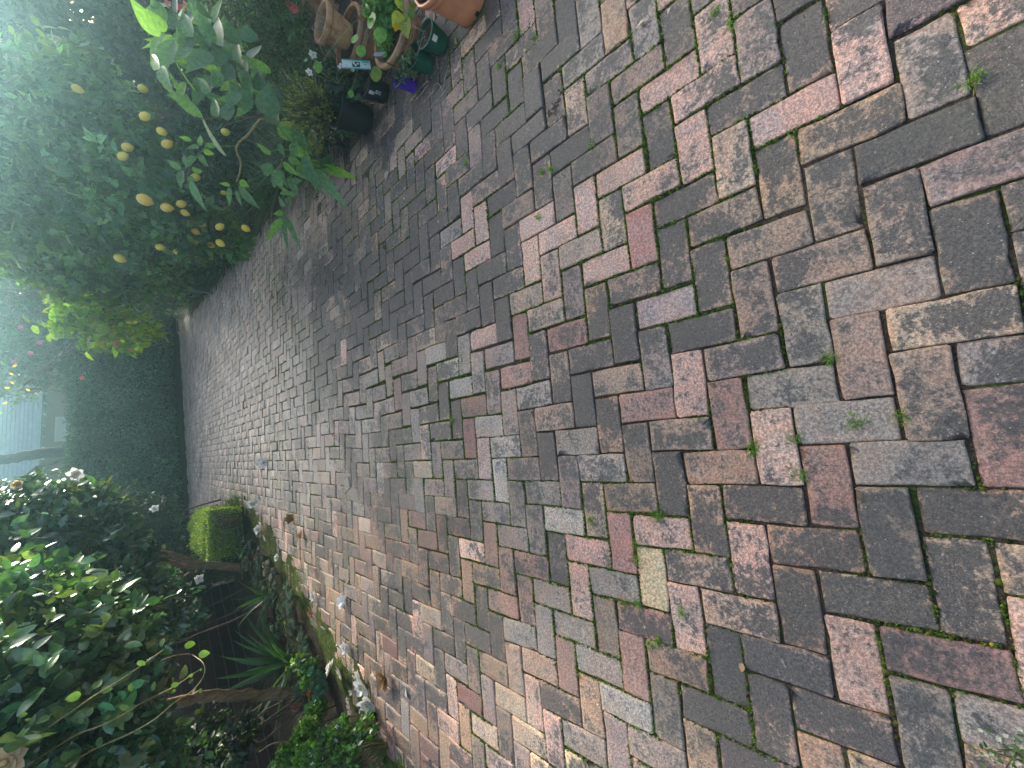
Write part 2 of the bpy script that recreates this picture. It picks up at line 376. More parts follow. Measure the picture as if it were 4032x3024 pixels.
def inside(x, y):
    x = np.atleast_1d(x); y = np.atleast_1d(y); c = np.zeros(len(x), bool); n = len(POLY)
    for i in range(n):
        x1, y1 = POLY[i]; x2, y2 = POLY[(i + 1) % n]
        k = ((y1 > y) != (y2 > y)) & (x < (x2 - x1) * (y - y1) / (y2 - y1 + 1e-12) + x1); c ^= k
    return c
TYPES = dict(P=(.66, .44, .365), T=(.56, .43, .32), R=(.38, .225, .185), O=(.44, .295, .20), G=(.345, .30, .265), V=(.375, .29, .26),
             B=(.37, .275, .215), K=(.25, .20, .165), Y=(.78, .61, .38), M=(.52, .27, .235), L=(.44, .34, .345), H=(.45, .40, .36), D=(.27, .13, .11))
OV = {}
for s in "H,-1,3,O,6;V,-2,3,P,5;V,-1,4,O,5;H,0,4,T,7;V,2,3,T,6;V,0,5,P,1;H,1,5,R,4;V,1,6,G,3;H,2,6,H,2;H,-2,6,V,5;V,-3,6,K,7;V,-2,7,B,6;H,-3,5,T,4;H,-4,8,K,7;H,-1,7,B,6;V,-4,9,O,3;H,3,3,T,6;V,1,2,K,6;H,2,2,O,7;H,-2,2,O,8;H,0,0,G,4;H,1,1,G,3;V,0,1,R,5;V,-1,0,P,4;V,-2,-1,R,4;H,-1,-1,G,5;H,-2,-2,V,5;V,0,-3,G,6;V,-1,-4,B,6;H,1,-3,V,4;H,0,-4,B,6;H,2,-2,T,6;V,1,-2,B,5;V,2,-1,B,6;H,3,-1,G,4;V,3,0,R,4;H,-3,1,O,5;V,-3,2,O,7;V,2,-9,P,4;V,3,-8,V,4;V,4,-7,O,8;H,0,-8,P,1;H,1,-7,O,6;H,2,-6,K,7;V,0,-7,O,7;V,1,-6,B,7;V,2,-5,B,7;H,3,-5,V,3;V,3,-4,K,7;V,1,-10,B,6;V,0,-11,V,4;H,-1,-9,B,6;H,-2,-6,B,6;H,4,-8,P,4;V,-5,4,Y,0;H,-5,3,P,3;V,-6,3,M,2;H,-8,4,P,4;V,-9,4,K,8;H,-7,5,G,4;V,-4,5,P,3;H,-6,6,R,7;V,-8,5,P,4;H,-10,6,V,2;V,-10,7,G,1;H,-9,7,G,3;H,-12,8,G,2;V,-9,8,R,1;H,-8,8,G,2;H,-7,9,H,3;V,-6,7,R,3;V,-5,8,K,5;V,-15,6,O,1;H,-13,7,R,1;V,-11,6,R,3;H,-14,6,O,3;V,-12,5,R,3;H,-19,5,R,2;H,-19,9,T,1;H,-13,11,T,4;V,-11,10,P,4;H,-16,12,D,1;H,-20,12,T,3;H,-17,11,V,3;H,-9,11,V,3;V,-8,9,O,4;V,-7,10,V,2;V,-9,12,Y,5;V,-10,11,P,4;H,-12,12,T,5;H,-24,12,D,0;V,-22,15,H,1;H,-11,5,R,5;H,-13,-9,P,1;H,-13,-5,P,2;H,-4,-4,L,1;H,-15,-3,H,0;V,-14,-1,D,2;H,-13,-1,H,2;H,-19,1,T,2;H,-16,0,K,5;H,-8,0,G,3;H,-6,-6,P,1;V,-4,-3,G,5;H,-5,-9,P,1;H,-4,-8,P,3;H,-3,-7,B,6;H,-1,-5,B,6;V,-6,-9,P,2;V,-5,-8,T,6;V,-4,-7,M,1;V,-3,-6,B,6;V,-2,-5,B,7;V,-2,-9,P,2;V,-1,-8,T,4;V,-3,-10,K,7;V,-4,-11,K,7;H,-6,-10,K,7;H,-8,-8,P,4;H,-7,-7,T,4;H,-5,-13,V,5;H,-4,-12,B,5;H,-3,-11,P,3;H,-2,-10,P,5;V,-6,-13,T,5;V,-5,-12,K,6;V,-4,-15,O,2;V,-3,-14,G,5;V,-2,-13,K,7;V,-1,-12,P,4;H,-6,-14,G,5;H,-7,-15,V,6;V,-5,-16,G,4;H,-5,-5,B,5;H,-3,-3,K,7;V,-5,-4,K,6;V,-3,-2,P,3;H,-6,-2,B,4;H,-5,-1,R,3;H,-7,-3,K,6;H,-8,-4,R,6;H,-9,-5,T,5;V,-11,-2,V,4;H,-12,-4,V,3;V,-13,-12,P,0;V,-12,-11,P,0;H,-14,-10,P,1;H,-9,-9,P,0;V,-9,-8,P,4;H,-15,-11,G,3;H,-14,-14,B,7;V,-14,-13,K,7;H,-19,-19,T,3;H,-25,-21,T,3".split(';'):
    k, u, v, t, d = s.split(','); OV[(k, int(u), int(v))] = (t, int(d) / 10)
bricks = []
for u in range(-150, 20):
    for v in range(-52, 34):
        m = (u - v) % 4
        if m == 0: k = 'H'; uc, vc = u + 1, v + .5
        elif m == 3: k = 'V'; uc, vc = u + .5, v + 1
        else: continue
        x = -(vc - CV) * G; y = -(uc - CU) * G
        bricks.append((k, u, v, x, y))
xy = np.array([(b[3], b[4]) for b in bricks]); ok = inside(xy[:, 0], xy[:, 1])
bricks = [b for b, o in zip(bricks, ok) if o]
prng = random.Random(11)
def brick_style(b):
    k, u, v, x, y = b
    if (k, u, v) in OV: t, d = OV[(k, u, v)]; c = TYPES[t]; j = .05
    else:
        r = prng.random(); d = min(1, max(0, prng.gauss(.5, .13))); j = .16
        if y < 4.5 and x > .55 + .0 * y:                         # right flank: dark, weathered
            t = 'K' if r < .22 else 'B' if r < .58 else 'V' if r < .74 else 'T' if r < .84 else 'P' if r < .90 else 'O'; d += .16
        elif x < -.35 - .07 * y and y < 8:                         # left flank: warm clay
            t = 'O' if r < .30 else 'R' if r < .44 else 'T' if r < .58 else 'P' if r < .68 else 'B' if r < .86 else 'V'; d -= .05
        elif y < 1.2: t = 'B' if r < .3 else 'O' if r < .5 else 'T' if r < .7 else 'V' if r < .85 else 'G'; d += .06
        elif y < 4.5: t = 'V' if r < .40 else 'G' if r < .64 else 'B' if r < .80 else 'R' if r < .88 else 'H'; d -= .04
        else: t = 'G' if r < .40 else 'V' if r < .75 else 'H' if r < .93 else 'B'; d -= .16  # farther on: paler, cleaner clay, with the sky glare put into the colour
        c = TYPES[t]
    g = math.exp(prng.gauss(0, j * 1.15)); c = [q * g * math.exp(prng.gauss(0, .02)) for q in c]
    return c, max(0, min(1, d))
def brick_geo(mb, b, fine):
    k, u, v, x, y = b; c, d = brick_style(b)
    cx, cy = cell(u + (1 if k == 'H' else .5), v + (.5 if k == 'H' else 1))
    cx, cy = float(cx[0]), float(cy[0])
    # directions of the two axes at this brick follow the drift
    ax, ay = cell(u + (1 if k == 'H' else .5) + .5, v + (.5 if k == 'H' else 1)); ang = math.atan2(float(ay[0]) - cy, float(ax[0]) - cx)
    ang += prng.gauss(0, .010) * (1 if fine else .7)
    e1 = np.array([math.cos(ang), math.sin(ang)]); e2 = np.array([-e1[1], e1[0]])
    if k == 'V': e1, e2 = e2, -e1
    ln = 2 * G - .0042 - abs(prng.gauss(0, .0032)); wd = G - .0040 - abs(prng.gauss(0, .0028))
    cx += prng.gauss(0, .0012); cy += prng.gauss(0, .0012)
    z = max(-.005, min(.007, prng.gauss(0, .0028))); tx = prng.gauss(0, .010); ty = prng.gauss(0, .017)
    a, w = ln / 2, wd / 2
    if fine:
        r = .004 + .004 * prng.random()
        pts = []
        for sx, sy in ((1, 1), (-1, 1), (-1, -1), (1, -1)):
            rr = r * (1 if prng.random() > .08 else prng.uniform(1.5, 2.6))
            cc = [(sx * a, sy * (w - rr)), (sx * (a - .3 * rr), sy * (w - .3 * rr)), (sx * (a - rr), sy * w)]
            if sx * sy < 0: cc = cc[::-1]
            pts += cc
            nx = {(1, 1): [(a * .45, w), (0, w), (-a * .45, w)], (-1, 1): [(-a, 0)], (-1, -1): [(-a * .45, -w), (0, -w), (a * .45, -w)], (1, -1): [(a, 0)]}[(sx, sy)]
            pts += nx
        pts = np.array(pts) + np.array([[prng.gauss(0, .0015), prng.gauss(0, .0015)] for _ in pts])
    else:
        r = .010
        pts = np.array([(a, w - r), (a - r, w), (-a + r, w), (-a, w - r), (-a, -w + r), (-a + r, -w), (a - r, -w), (a, -w + r)])
    n = len(pts); f = lambda q, dz: np.array([[cx + p[0] * e1[0] + p[1] * e2[0], cy + p[0] * e1[1] + p[1] * e2[1], z + tx * p[0] + ty * p[1] + dz] for p in q])
    def inset(q, t): return np.sign(q) * np.maximum(np.abs(q) - t, 0)
    rings = [(pts, -.028), (pts, -.0042), (inset(pts, .0022), -.0012), (inset(pts, .0065), 0)] if fine else [(pts, -.02), (pts, -.0035), (inset(pts, .006), 0)]
    if fine: rings.append((inset(pts, .020), .0004))
    V = np.concatenate([f(q, dz) for q, dz in rings]); F = []
    for i in range(len(rings) - 1):
        for j in range(n): kk = (j + 1) % n; F.append((i * n + j, i * n + kk, (i + 1) * n + kk, (i + 1) * n + j))
    F.append(tuple(range((len(rings) - 1) * n, len(rings) * n)))
    ed = np.concatenate([np.full(n, e) for e in ((1, 1, 1, .8, 0) if fine else (1, 1, .5))])
    mb.add(V, F, np.array([c[0], c[1], c[2], d]), ed)
    return (cx, cy, z)
def area_on_photo(b):
    X, Y, c = proj((b[3], b[4], 0))
    if c < .15: return 0
    if not (-250 < X < 4280 and -250 < Y < 3270): return 0
    return 1 / c ** 3
order = sorted(range(len(bricks)), key=lambda i: -area_on_photo(bricks[i]))
near = set(order[:300])
mb = MB()
x0, y0 = POLY.min(0); x1, y1 = POLY.max(0)
pv = [(px, py, -.0085) for px, py in POLY]
mb.add(pv, [tuple(range(len(pv)))[::-1]])
paving = mb.build('paving', M['joint'], None, False, label='old brick path in herringbone pattern with mossy joints', kind='structure')
if paving.data.polygons[0].normal.z < 0: paving.data.flip_normals()
rest = MB()
for i, b in enumerate(bricks):
    if i in near:
        mb = MB(); o = brick_geo(mb, b, True); mb.build('brick', M['brick'], paving, True, origin=o)
    else: brick_geo(rest, b, b[4] < 6)
rest.build('brick', M['brick'], paving, True, kind='stuff')

# ground: one sheet to the horizon, garden beds with a low relief
def soil_sheet(name, xs, ys, fz, label, mat, kind='structure'):
    mb = MB(); X, Y = np.meshgrid(xs, ys, indexing='ij'); Z = fz(X, Y); nx, ny = X.shape
    V = np.stack([X, Y, Z], -1).reshape(-1, 3); i = np.arange(nx - 1)[:, None] * ny + np.arange(ny - 1)[None]
    F = np.stack([i, i + ny, i + ny + 1, i + 1], -1).reshape(-1, 4); mb.add(V, F)
    return mb.build(name, mat, None, True, label=label, kind=kind)
def vnoise(x, y, s, seed=0):
    r = np.random.default_rng(seed); T = r.random((64, 64)); x = x * s; y = y * s
    xi = np.floor(x).astype(int); yi = np.floor(y).astype(int); fx = x - xi; fy = y - yi; fx = fx * fx * (3 - 2 * fx); fy = fy * fy * (3 - 2 * fy)
    g = lambda a, b: T[a % 64, b % 64]
    return (g(xi, yi) * (1 - fx) + g(xi + 1, yi) * fx) * (1 - fy) + (g(xi, yi + 1) * (1 - fx) + g(xi + 1, yi + 1) * fx) * fy
def left_edge(y): a = np.array(LEFT); return np.interp(y, a[:, 1], a[:, 0])
def right_edge(y): a = np.array(RIGHT); return np.interp(y, a[:, 1], a[:, 0])
def bed_z(X, Y):
    d = np.maximum(left_edge(Y) - X, X - right_edge(Y)); d = np.where(Y > 17.5, 1, d)
    z = -.045 + np.clip((d + .06) / .25, 0, 1) * .055 + (vnoise(X, Y, 4, 1) - .5) * .05 * np.clip(d * 3, 0, 1) + (vnoise(X, Y, 16, 2) - .5) * .03 * np.clip(d * 3, 0, 1)
    return np.where(d < -.02, -.045, z)
soil_sheet('garden_bed', np.arange(-7, 10, .07), np.arange(-1.5, 21, .07), bed_z, 'dark earth of the planting beds beside the path', M['soil'])
mb = MB(); box(mb, (-300, -300, -.4), (300, 400, -.06)); mb.build('ground', M['soil'], None, False, label='dark garden ground reaching out behind the beds', kind='structure')

# ------------------------------------------------------------------ far end: house, clipped hedge, trees
def tree(name, label, blobs, n, L, W, base, mat, trunk, cat='tree', group=None, **kw):
    t = thing(name, (trunk[0][0], trunk[0][1], 0.0), label, cat, group)
    mb = MB(); T, ax = blob_cloud(mb, blobs, n, L, W, base, **kw); mb.build('crown', mat, t)
    mb = MB(); tube(mb, smooth_path(trunk, 14, .01), np.linspace(trunk_r.get(name, .06), .02, len(smooth_path(trunk, 14))), 7, (.16, .12, .085))
    top = np.array(trunk[-1])
    for c, r in blobs[:14]:
        c = np.array(c); st = np.array(trunk[-1 if rng.random() < .6 else max(0, len(trunk) - 2)])
        p = smooth_path([st, st + (c - st) * .5 + [0, 0, .1], c], 8); tube(mb, p, np.linspace(.03, .008, len(p)), 5, (.15, .115, .08), False)
        for _ in range(5):
            q = c + rdir(1)[0] * np.broadcast_to(r, 3) * .8; p = smooth_path([c - (c - st) * .3, (c + q) / 2 + [0, 0, .04], q], 6)
            tube(mb, p, np.linspace(.009, .003, len(p)), 4, (.15, .115, .08), False)
    mb.build('trunk', M['bark'], t)
    return t
trunk_r = {}

HB = np.array([(-3.4, 12.9), (-1.25, 14.15), (1.2, 16.0), (4.45, 17.7), (6.5, 18.6)])   # foot line of the far hedge
def hedge_line(x): return np.interp(x, HB[:, 0], HB[:, 1])
hedge = thing('clipped_hedge', (1.5, hedge_line(1.5) + .6, 0), 'tall dark green clipped hedge closing off the far end of the brick path', 'hedge')
mb = MB(); n = 42000
x = rng.uniform(-3.3, 6.3, n); face = rng.random(n); top = 2.33 + .12 * (x - 0) * .35 + (vnoise(x, x * 0 + 3, 1.6, 5) - .5) * .22
y = hedge_line(x) + .12; z = .07 + rng.random(n) ** .95 * (top - .07)
bulge = (vnoise(x, z, 1.1, 6) - .5) * .55 + (vnoise(x, z, 3.5, 7) - .5) * .26
dep = rng.random(n) ** 2 * .35; y = y + .2 - bulge + dep
istop = face > .86; z[istop] = top[istop] + rng.normal(0, .05, istop.sum()); y[istop] = hedge_line(x[istop]) + .3 + rng.random(istop.sum()) * 1.2
D = norm(np.stack([rng.normal(0, .6, n), -np.abs(rng.normal(.3, .5, n)), rng.normal(.25, .6, n)], 1)); N = norm(np.stack([rng.normal(0, .5, n), -np.abs(rng.normal(.5, .4, n)), np.abs(rng.normal(.7, .4, n))], 1))
tb = tints(n, (.055, .105, .050), .42, .10) * (1 + .8 * (vnoise(x, z, 2.3, 8) - .4))[:, None]
leaves(mb, np.stack([x, y, z], 1), D, N, .085 * np.exp(rng.normal(0, .2, n)), .022, tb)
mb.build('crown', M['far'], hedge)
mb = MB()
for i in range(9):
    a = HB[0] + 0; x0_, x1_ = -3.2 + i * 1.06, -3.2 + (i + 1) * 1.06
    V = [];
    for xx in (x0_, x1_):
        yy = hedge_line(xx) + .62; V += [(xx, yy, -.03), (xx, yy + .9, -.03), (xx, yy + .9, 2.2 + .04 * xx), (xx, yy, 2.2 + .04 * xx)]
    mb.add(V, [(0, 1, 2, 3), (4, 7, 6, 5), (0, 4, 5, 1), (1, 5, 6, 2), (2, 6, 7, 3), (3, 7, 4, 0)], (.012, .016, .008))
mb.build('dark_core', M['bark'], hedge)  # solid dark box added inside the hedge to block see-through
for i in range(16):
    xx = -2.9 + i * .58 + rng.normal(0, .08); mb = MB(); p = smooth_path([(xx, hedge_line(xx) + .7, -.05), (xx + .04, hedge_line(xx) + .66, .25), (xx - .03, hedge_line(xx) + .7, .6)], 6)
    tube(mb, p, .026, 6, (.10, .08, .06)); mb.build('stem', M['bark'], hedge)
# low dark strip added to paint the shaded gap under the hedge
mb = MB()
for i in range(4):
    a, b_ = HB[i], HB[i + 1]; d = norm(b_ - a); nn = np.array([-d[1], d[0]]) * .03
    V = [(a[0], a[1], -.04), (b_[0], b_[1], -.04), (b_[0] + nn[0], b_[1] + nn[1], -.04), (a[0] + nn[0], a[1] + nn[1], -.04)]; V += [(q[0], q[1], .09) for q in V]
    mb.add(V, [(0, 3, 2, 1), (4, 5, 6, 7), (0, 1, 5, 4), (1, 2, 6, 5), (2, 3, 7, 6), (3, 0, 4, 7)], (.020, .018, .015))
mb.build('foot_shade_strip', M['bark'], None, False, label='dark strip standing in for the shaded gap along the foot of the far hedge', cat='shade strip')
# house
HY = 29.0
house = thing('brick_house', (2.0, HY, 0), 'red brick house with a blue slate roof beyond the far hedge', 'house')
mb = MB(); box(mb, (-4.5, HY, -.05), (7.2, HY + 6, 3.95), (.26, .115, .085)); mb.build('wall', M['wall'], house, False)
e0 = at(150, 1600, HY - .9); zE = e0[2]
mb = MB()
rows = 26; 
for r in range(rows):                                     # slate courses, each slate its own lip
    y0_ = HY - .9 + r * .235; z0_ = zE + r * .152; 
    xx = -5.2 + (.14 if r % 2 else 0)
    while xx < 8.0:
        w = .30 * rng.uniform(.93, 1.03); c = np.array((.045, .075, .14)) * math.exp(rng.normal(0, .13))
        V = [(xx, y0_, z0_ + .028), (xx + w - .016, y0_, z0_ + .028), (xx + w - .016, y0_ + .26, z0_ + .176), (xx, y0_ + .26, z0_ + .176), (xx, y0_, z0_), (xx + w - .016, y0_, z0_)]
        mb.add(V, [(0, 1, 2, 3), (0, 4, 5, 1)], c); xx += w
mb.build('roof', M['slate'], house, False, kind='stuff')
mb = MB(); V = [(-5.2, HY - .88, zE - .02), (8, HY - .88, zE - .02), (8, HY + 5.2, zE + 3.92), (-5.2, HY + 5.2, zE + 3.92)]; mb.add(V, [(0, 1, 2, 3)], (.03, .03, .03)); mb.build('roof_deck', M['slate'], house, False)
mb = MB(); box(mb, (-5.2, HY - 1.02, zE - .12), (8, HY - .90, zE + .03), (.30, .34, .36)); mb.build('gutter', M['paint'], house, False)
mb = MB(); box(mb, (-5.2, HY - .90, zE - .14), (8, HY - .003, zE - .10), (.06, .045, .04)); mb.build('eaves', M['paint'], house, False)
for i in range(26):
    xx = -5 + i * .5; mb = MB(); box(mb, (xx, HY - .88, zE - .20), (xx + .06, HY - .02, zE - .142), (.55, .55, .52)); mb.build('rafter_end', M['paint'], house, False)
wa, wb = at(226, 1648, HY), at(330, 1728, HY)
x0_, x1_, z1_ = wb[0], wa[0], wa[2]; z0_ = 1.6
wf = MB(); 
for (a, b_) in (((x0_ - .07, z0_ - .07), (x0_, z1_ + .07)), ((x1_, z0_ - .07), (x1_ + .07, z1_ + .07)), ((x0_, z1_), (x1_, z1_ + .07)), ((x0_, z0_ - .07), (x1_, z0_))): box(wf, (a[0], HY - .09, a[1]), (b_[0], HY - .002, b_[1]), (.78, .79, .76))
frame = wf.build('window', M['paint'], house, False)
mb = MB(); box(mb, (x0_ + .002, HY - .03, z0_ + .002), (x1_ - .002, HY - .004, z1_ - .002), (.62, .64, .60)); mb.build('pane', M['paint'], frame, False)
mb = MB(); box(mb, ((x0_ + x1_) / 2 - .02, HY - .06, z0_), ((x0_ + x1_) / 2 + .02, HY - .032, z0_ + 1.05), (.8, .8, .78)); box(mb, (x0_, HY - .062, z0_ + .98), (x1_, HY - .033, z0_ + 1.02), (.8, .8, .78)); box(mb, (x0_, HY - .061, z0_ + .5), (x1_, HY - .034, z0_ + .54), (.8, .8, .78)); mb.build('glazing_bar', M['paint'], frame, False)
for i in range(3):
    xx = x1_ + 1.2 + i * 1.5; mb = MB(); box(mb, (xx, HY - .07, 2.0), (xx + .8, HY - .003, 3.3), (.07, .06, .06)); mb.build('window', M['paint'], house, False)

# background trees (crowns reach above the frame)
trunk_r.update(tall_tree=.17, dense_tree=.12)
t = thing('tall_tree', (-.15, 19.3, 0), 'tall tree with a smooth dark bare trunk in front of the slate roof', 'tree')
mb = MB(); p = smooth_path([(at(560, 1790, 19.3) * [1, 1, 0]), at(240, 1780, 19.3), at(100, 1795, 19.3), at(0, 1812, 19.3), at(-260, 1840, 19.3)], 20, .01); tube(mb, p, np.linspace(.17, .14, len(p)), 9, (.075, .07, .07))
p2 = smooth_path([at(260, 1812, 19.3), at(130, 1850, 19.3), at(60, 1900, 19.2), at(-100, 1960, 19.2)], 12, .02); tube(mb, p2, np.linspace(.05, .02, len(p2)), 6, (.08, .075, .07)); mb.build('trunk', M['bark'], t)
mb = MB(); tp = at(-300, 1840, 19.3); blob_cloud(mb, [(tp + [0, 0, 1.0], (1.8, 1.5, .9)), (tp + [-1.4, .3, .6], (1.2, 1, .7)), (tp + [1.5, -.2, .9], (1.2, 1, .6))], 5000, .12, .035, (.05, .09, .03)); mb.build('crown', M['far'], t)

BG = [ # label, centre pixel & distance blobs, leaf colour
 ('dense dark tree left of the slate roof behind the camellias', [(60, 2040, 20, 1.3), (160, 2000, 20, 1.0), (280, 1960, 20, 1.0), (40, 2240, 19, 1.6), (250, 2180, 19, 1.5), (-60, 2100, 20, 1.4), (-150, 2300, 18, 1.5)], (.035, .065, .03), 9000, .13),
 ('dark leafy tree right of the slate roof with thin bare twigs', [(80, 1440, 20, 1.1), (180, 1400, 20.5, 1.0), (280, 1420, 20, .9), (-40, 1380, 20, 1.2), (100, 1290, 19, 1.2), (300, 1330, 20, 1.0), (-80, 1300, 20, 1.5)], (.045, .09, .055), 16000, .12),
 ('tall bushy tree behind the pink flowering shrub', [(60, 1150, 18, 1.3), (220, 1180, 17.5, 1.1), (350, 1160, 17, 1.0), (-100, 1120, 18, 1.5), (380, 1230, 17.5, .8), (120, 1020, 16, 1.2), (-90, 960, 16, 1.4)], (.050, .10, .055), 19000, .12),
 ('broad green tree behind the lemon tree on the right', [(60, 850, 12, 1.1), (200, 800, 11, 1.0), (80, 640, 11, 1.1), (250, 640, 10.5, .9), (-100, 800, 12, 1.2), (-110, 600, 11, 1.2), (350, 900, 11, .9), (200, 980, 12, .9)], (.055, .105, .055), 20000, .11),
 ('shaded evergreen screening the upper right corner of the garden', [(60, 400, 8.5, .9), (250, 350, 8, .9), (60, 160, 8, .9), (260, 120, 7.5, .9), (450, 200, 7.5, .8), (-120, 300, 9, 1.1), (-80, 60, 8, 1.1), (120, -80, 7.5, 1.0), (400, -40, 7, .9), (330, 520, 8.5, .8)], (.032, .052, .036), 26000, .10),
]
for i, (lab, bl, colr, n, L) in enumerate(BG):
    B_ = [(at(x, y, Y), (r, r * .8, r * .85)) for x, y, Y, r in bl]
    base = np.mean([b[0] for b in B_], 0); base[2] = -.05
    if i >= 3: B_ += [(np.array([b[0][0], b[0][1] + .3, .55]), (.8, .5, .6)) for b in B_[:4]]
    tree('dense_tree', lab, B_, n, L, L * .3, colr, M['far'], [tuple(base), tuple(base + [.05, .1, 1.0]), tuple(base + [0, 0, 2.0])], group='trees behind the garden', var=.45, per=8)
# dark board fence along the right boundary
bf = thing('board_fence', (7.2, 5.0, 0), 'tall dark brown board fence in the shade behind the right border', 'fence')
for i in range(96):
    f = i / 95; xx = 6.3 + 2.4 * f; yy = .2 + 15.5 * f; a_ = math.atan2(15.5, 2.4); d_ = np.array([math.cos(a_), math.sin(a_)]); n_ = np.array([-d_[1], d_[0]]); w_ = .155; hh = 1.85 + rng.normal(0, .012); off = .012 * (i % 2)
    q0 = np.array([xx, yy]) + n_ * off; q1 = q0 + d_ * w_; V = [(*q0, -.05), (*q1, -.05), (*(q1 - n_ * .018), -.05), (*(q0 - n_ * .018), -.05)]; V += [(v[0], v[1], hh) for v in V]
    mb = MB(); mb.add(V, [(0, 3, 2, 1), (4, 5, 6, 7), (0, 1, 5, 4), (1, 2, 6, 5), (2, 3, 7, 6), (3, 0, 4, 7)], np.array((.10, .075, .055)) * math.exp(rng.normal(0, .2))); mb.build('board', M['bark'], bf, False)
# ivy-dark shrubs that close the ground between border and back trees
for lab, bl in (('low dark shrub in the back of the right border behind the lemon tree', [(5.4, 6.5, .6, .8), (6.4, 7.8, .9, 1.0), (6.2, 5.6, .9, .9), (5.9, 9.5, .8, .9)]),
                ('low dark shrub in the back of the right border near the far hedge', [(5.6, 11.5, .8, 1.0), (6.1, 13.6, .9, 1.1), (6.4, 15.6, 1.0, 1.1)]),
                ('low dark shrub closing the right border behind the terracotta pots', [(4.6, 3.6, .35, .7), (5.2, 2.4, .5, .8), (5.6, 4.4, .8, .9), (4.9, 1.2, .5, .7)])):
    B_ = [((x, y, z), (r, r * .8, r * .8)) for x, y, z, r in bl]
    tree('shrub', lab, B_, 9000, .07, .02, (.022, .038, .02), M['far'], [(B_[0][0][0], B_[0][0][1], -.03), (B_[0][0][0], B_[0][0][1], .35)], cat='shrub', group='background shrubs', var=.4)

# ------------------------------------------------------------------ left side: clinker wall
wall = thing('garden_wall', (-2.6, 7.4, 0), 'dark brown brick wall with pale bed joints standing in the shade behind the left bed', 'wall')
w0 = np.array([-2.02, 8.4]); wd_ = norm(np.array([-.52, -.854])); wn_ = np.array([wd_[1], -wd_[0]])   # runs toward the camera on the left
def wpt(s, t, z): q = w0 + wd_ * s + wn_ * t; return (q[0], q[1], z)
def wbox(mb, s0, s1, t0, t1, z0, z1, col):
    V = [wpt(s0, t0, z0), wpt(s1, t0, z0), wpt(s1, t1, z0), wpt(s0, t1, z0), wpt(s0, t0, z1), wpt(s1, t0, z1), wpt(s1, t1, z1), wpt(s0, t1, z1)]
    mb.add(V, [(0, 3, 2, 1), (4, 5, 6, 7), (0, 1, 5, 4), (1, 2, 6, 5), (2, 3, 7, 6), (3, 0, 4, 7)], col)
sgn = 1 if np.dot(wn_, -w0) > 0 else -1
mb = MB(); wbox(mb, 0, 8, -sgn * .2, 0, -.05, 2.0, (.13, .12, .11)); mb.build('mortar', M['mortar'], wall, False)
cnt = 0; rest_w = MB()
for r in range(17):
    s = .004 - (.16 if r % 2 else 0)
    while s < 7.9:
        s0, s1 = max(s, .003), s + .312; c = np.array((.060, .042, .032)) * math.exp(rng.normal(0, .22))
        z0_ = -.03 + r * .118; 
        if s1 - s0 > .03:
            pr = .008 + rng.normal(0, .0015)
            if s < 4.4 and 1 < r < 14 and cnt < 260:
                mb = MB(); wbox(mb, s0, s1, .0005 * sgn, pr * sgn, z0_ + .010, z0_ + .113, c); mb.build('brick', M['wall'], wall, False); cnt += 1
            else: wbox(rest_w, s0, s1, .0005 * sgn, pr * sgn, z0_ + .010, z0_ + .113, c)
        s += .3155
rest_w.build('brick', M['wall'], wall, False, kind='stuff')

# ------------------------------------------------------------------ left side: camellias
def blobs_px(L): return [(at(x, y, Y), np.array((r, r * .85, r * .8))) for x, y, Y, r in L]
camA = thing('camellia_tree', (-2.43, 4.93, 0), 'nearer camellia tree with large glossy round-tipped leaves overhanging the left bed', 'tree', 'camellia trees on the left')
CA = blobs_px([(120, 2960, 2.75, .33), (330, 2930, 3.0, .30), (500, 2930, 3.2, .24), (80, 2760, 3.0, .36), (300, 2740, 3.2, .32), (480, 2780, 3.3, .24), (120, 2560, 3.4, .36), (330, 2560, 3.5, .32), (500, 2600, 3.6, .24),
               (590, 2900, 3.5, .16), (40, 3100, 2.8, .4), (-150, 2900, 3.0, .5), (-150, 2600, 3.4, .5), (330, 3130, 3.1, .3), (200, 2400, 3.9, .3), (420, 2440, 4.0, .2), (600, 3120, 3.6, .3), (480, 2480, 3.8, .20)])
mb = MB(); T, _ = blob_cloud(mb, CA, 13000, .068, .0185, (.060, .140, .060), var=.5, per=8, segs=4, curl=.18, fold=.18, shell=.25, new=((.17, .25, .07), .18)); mb.build('crown', M['glossy'], camA)
mb = MB(); tp = smooth_path([(-2.43, 4.93, -.05), at(1100, 2733, 4.93), at(1000, 2741, 4.93), at(900, 2738, 4.93), at(800, 2742, 4.9), at(700, 2765, 4.85), at(560, 2800, 4.6)], 24, .006)
tube(mb, tp, np.linspace(.056, .042, len(tp)) * (1 + .08 * np.sin(np.arange(len(tp)) * 1.7)), 9, (.23, .155, .085))
for c, r in CA[:16]:
    p = smooth_path([tp[-3], (tp[-1] + c) / 2 + [0, 0, .1], c], 10, .01); tube(mb, p, np.linspace(.022, .007, len(p)), 5, (.16, .11, .06), False)
    for _ in range(7): q = c + rdir(1)[0] * r * .85; tube(mb, smooth_path([c, (c + q) / 2 + [0, 0, .02], q], 5), .003, 4, (.12, .11, .05), False)
p = smooth_path([at(985, 2742, 4.93), at(960, 2790, 4.8), at(930, 2850, 4.6)], 6); tube(mb, p, np.linspace(.014, .006, len(p)), 5, (.16, .11, .06)); mb.build('trunk', M['bark'], camA)

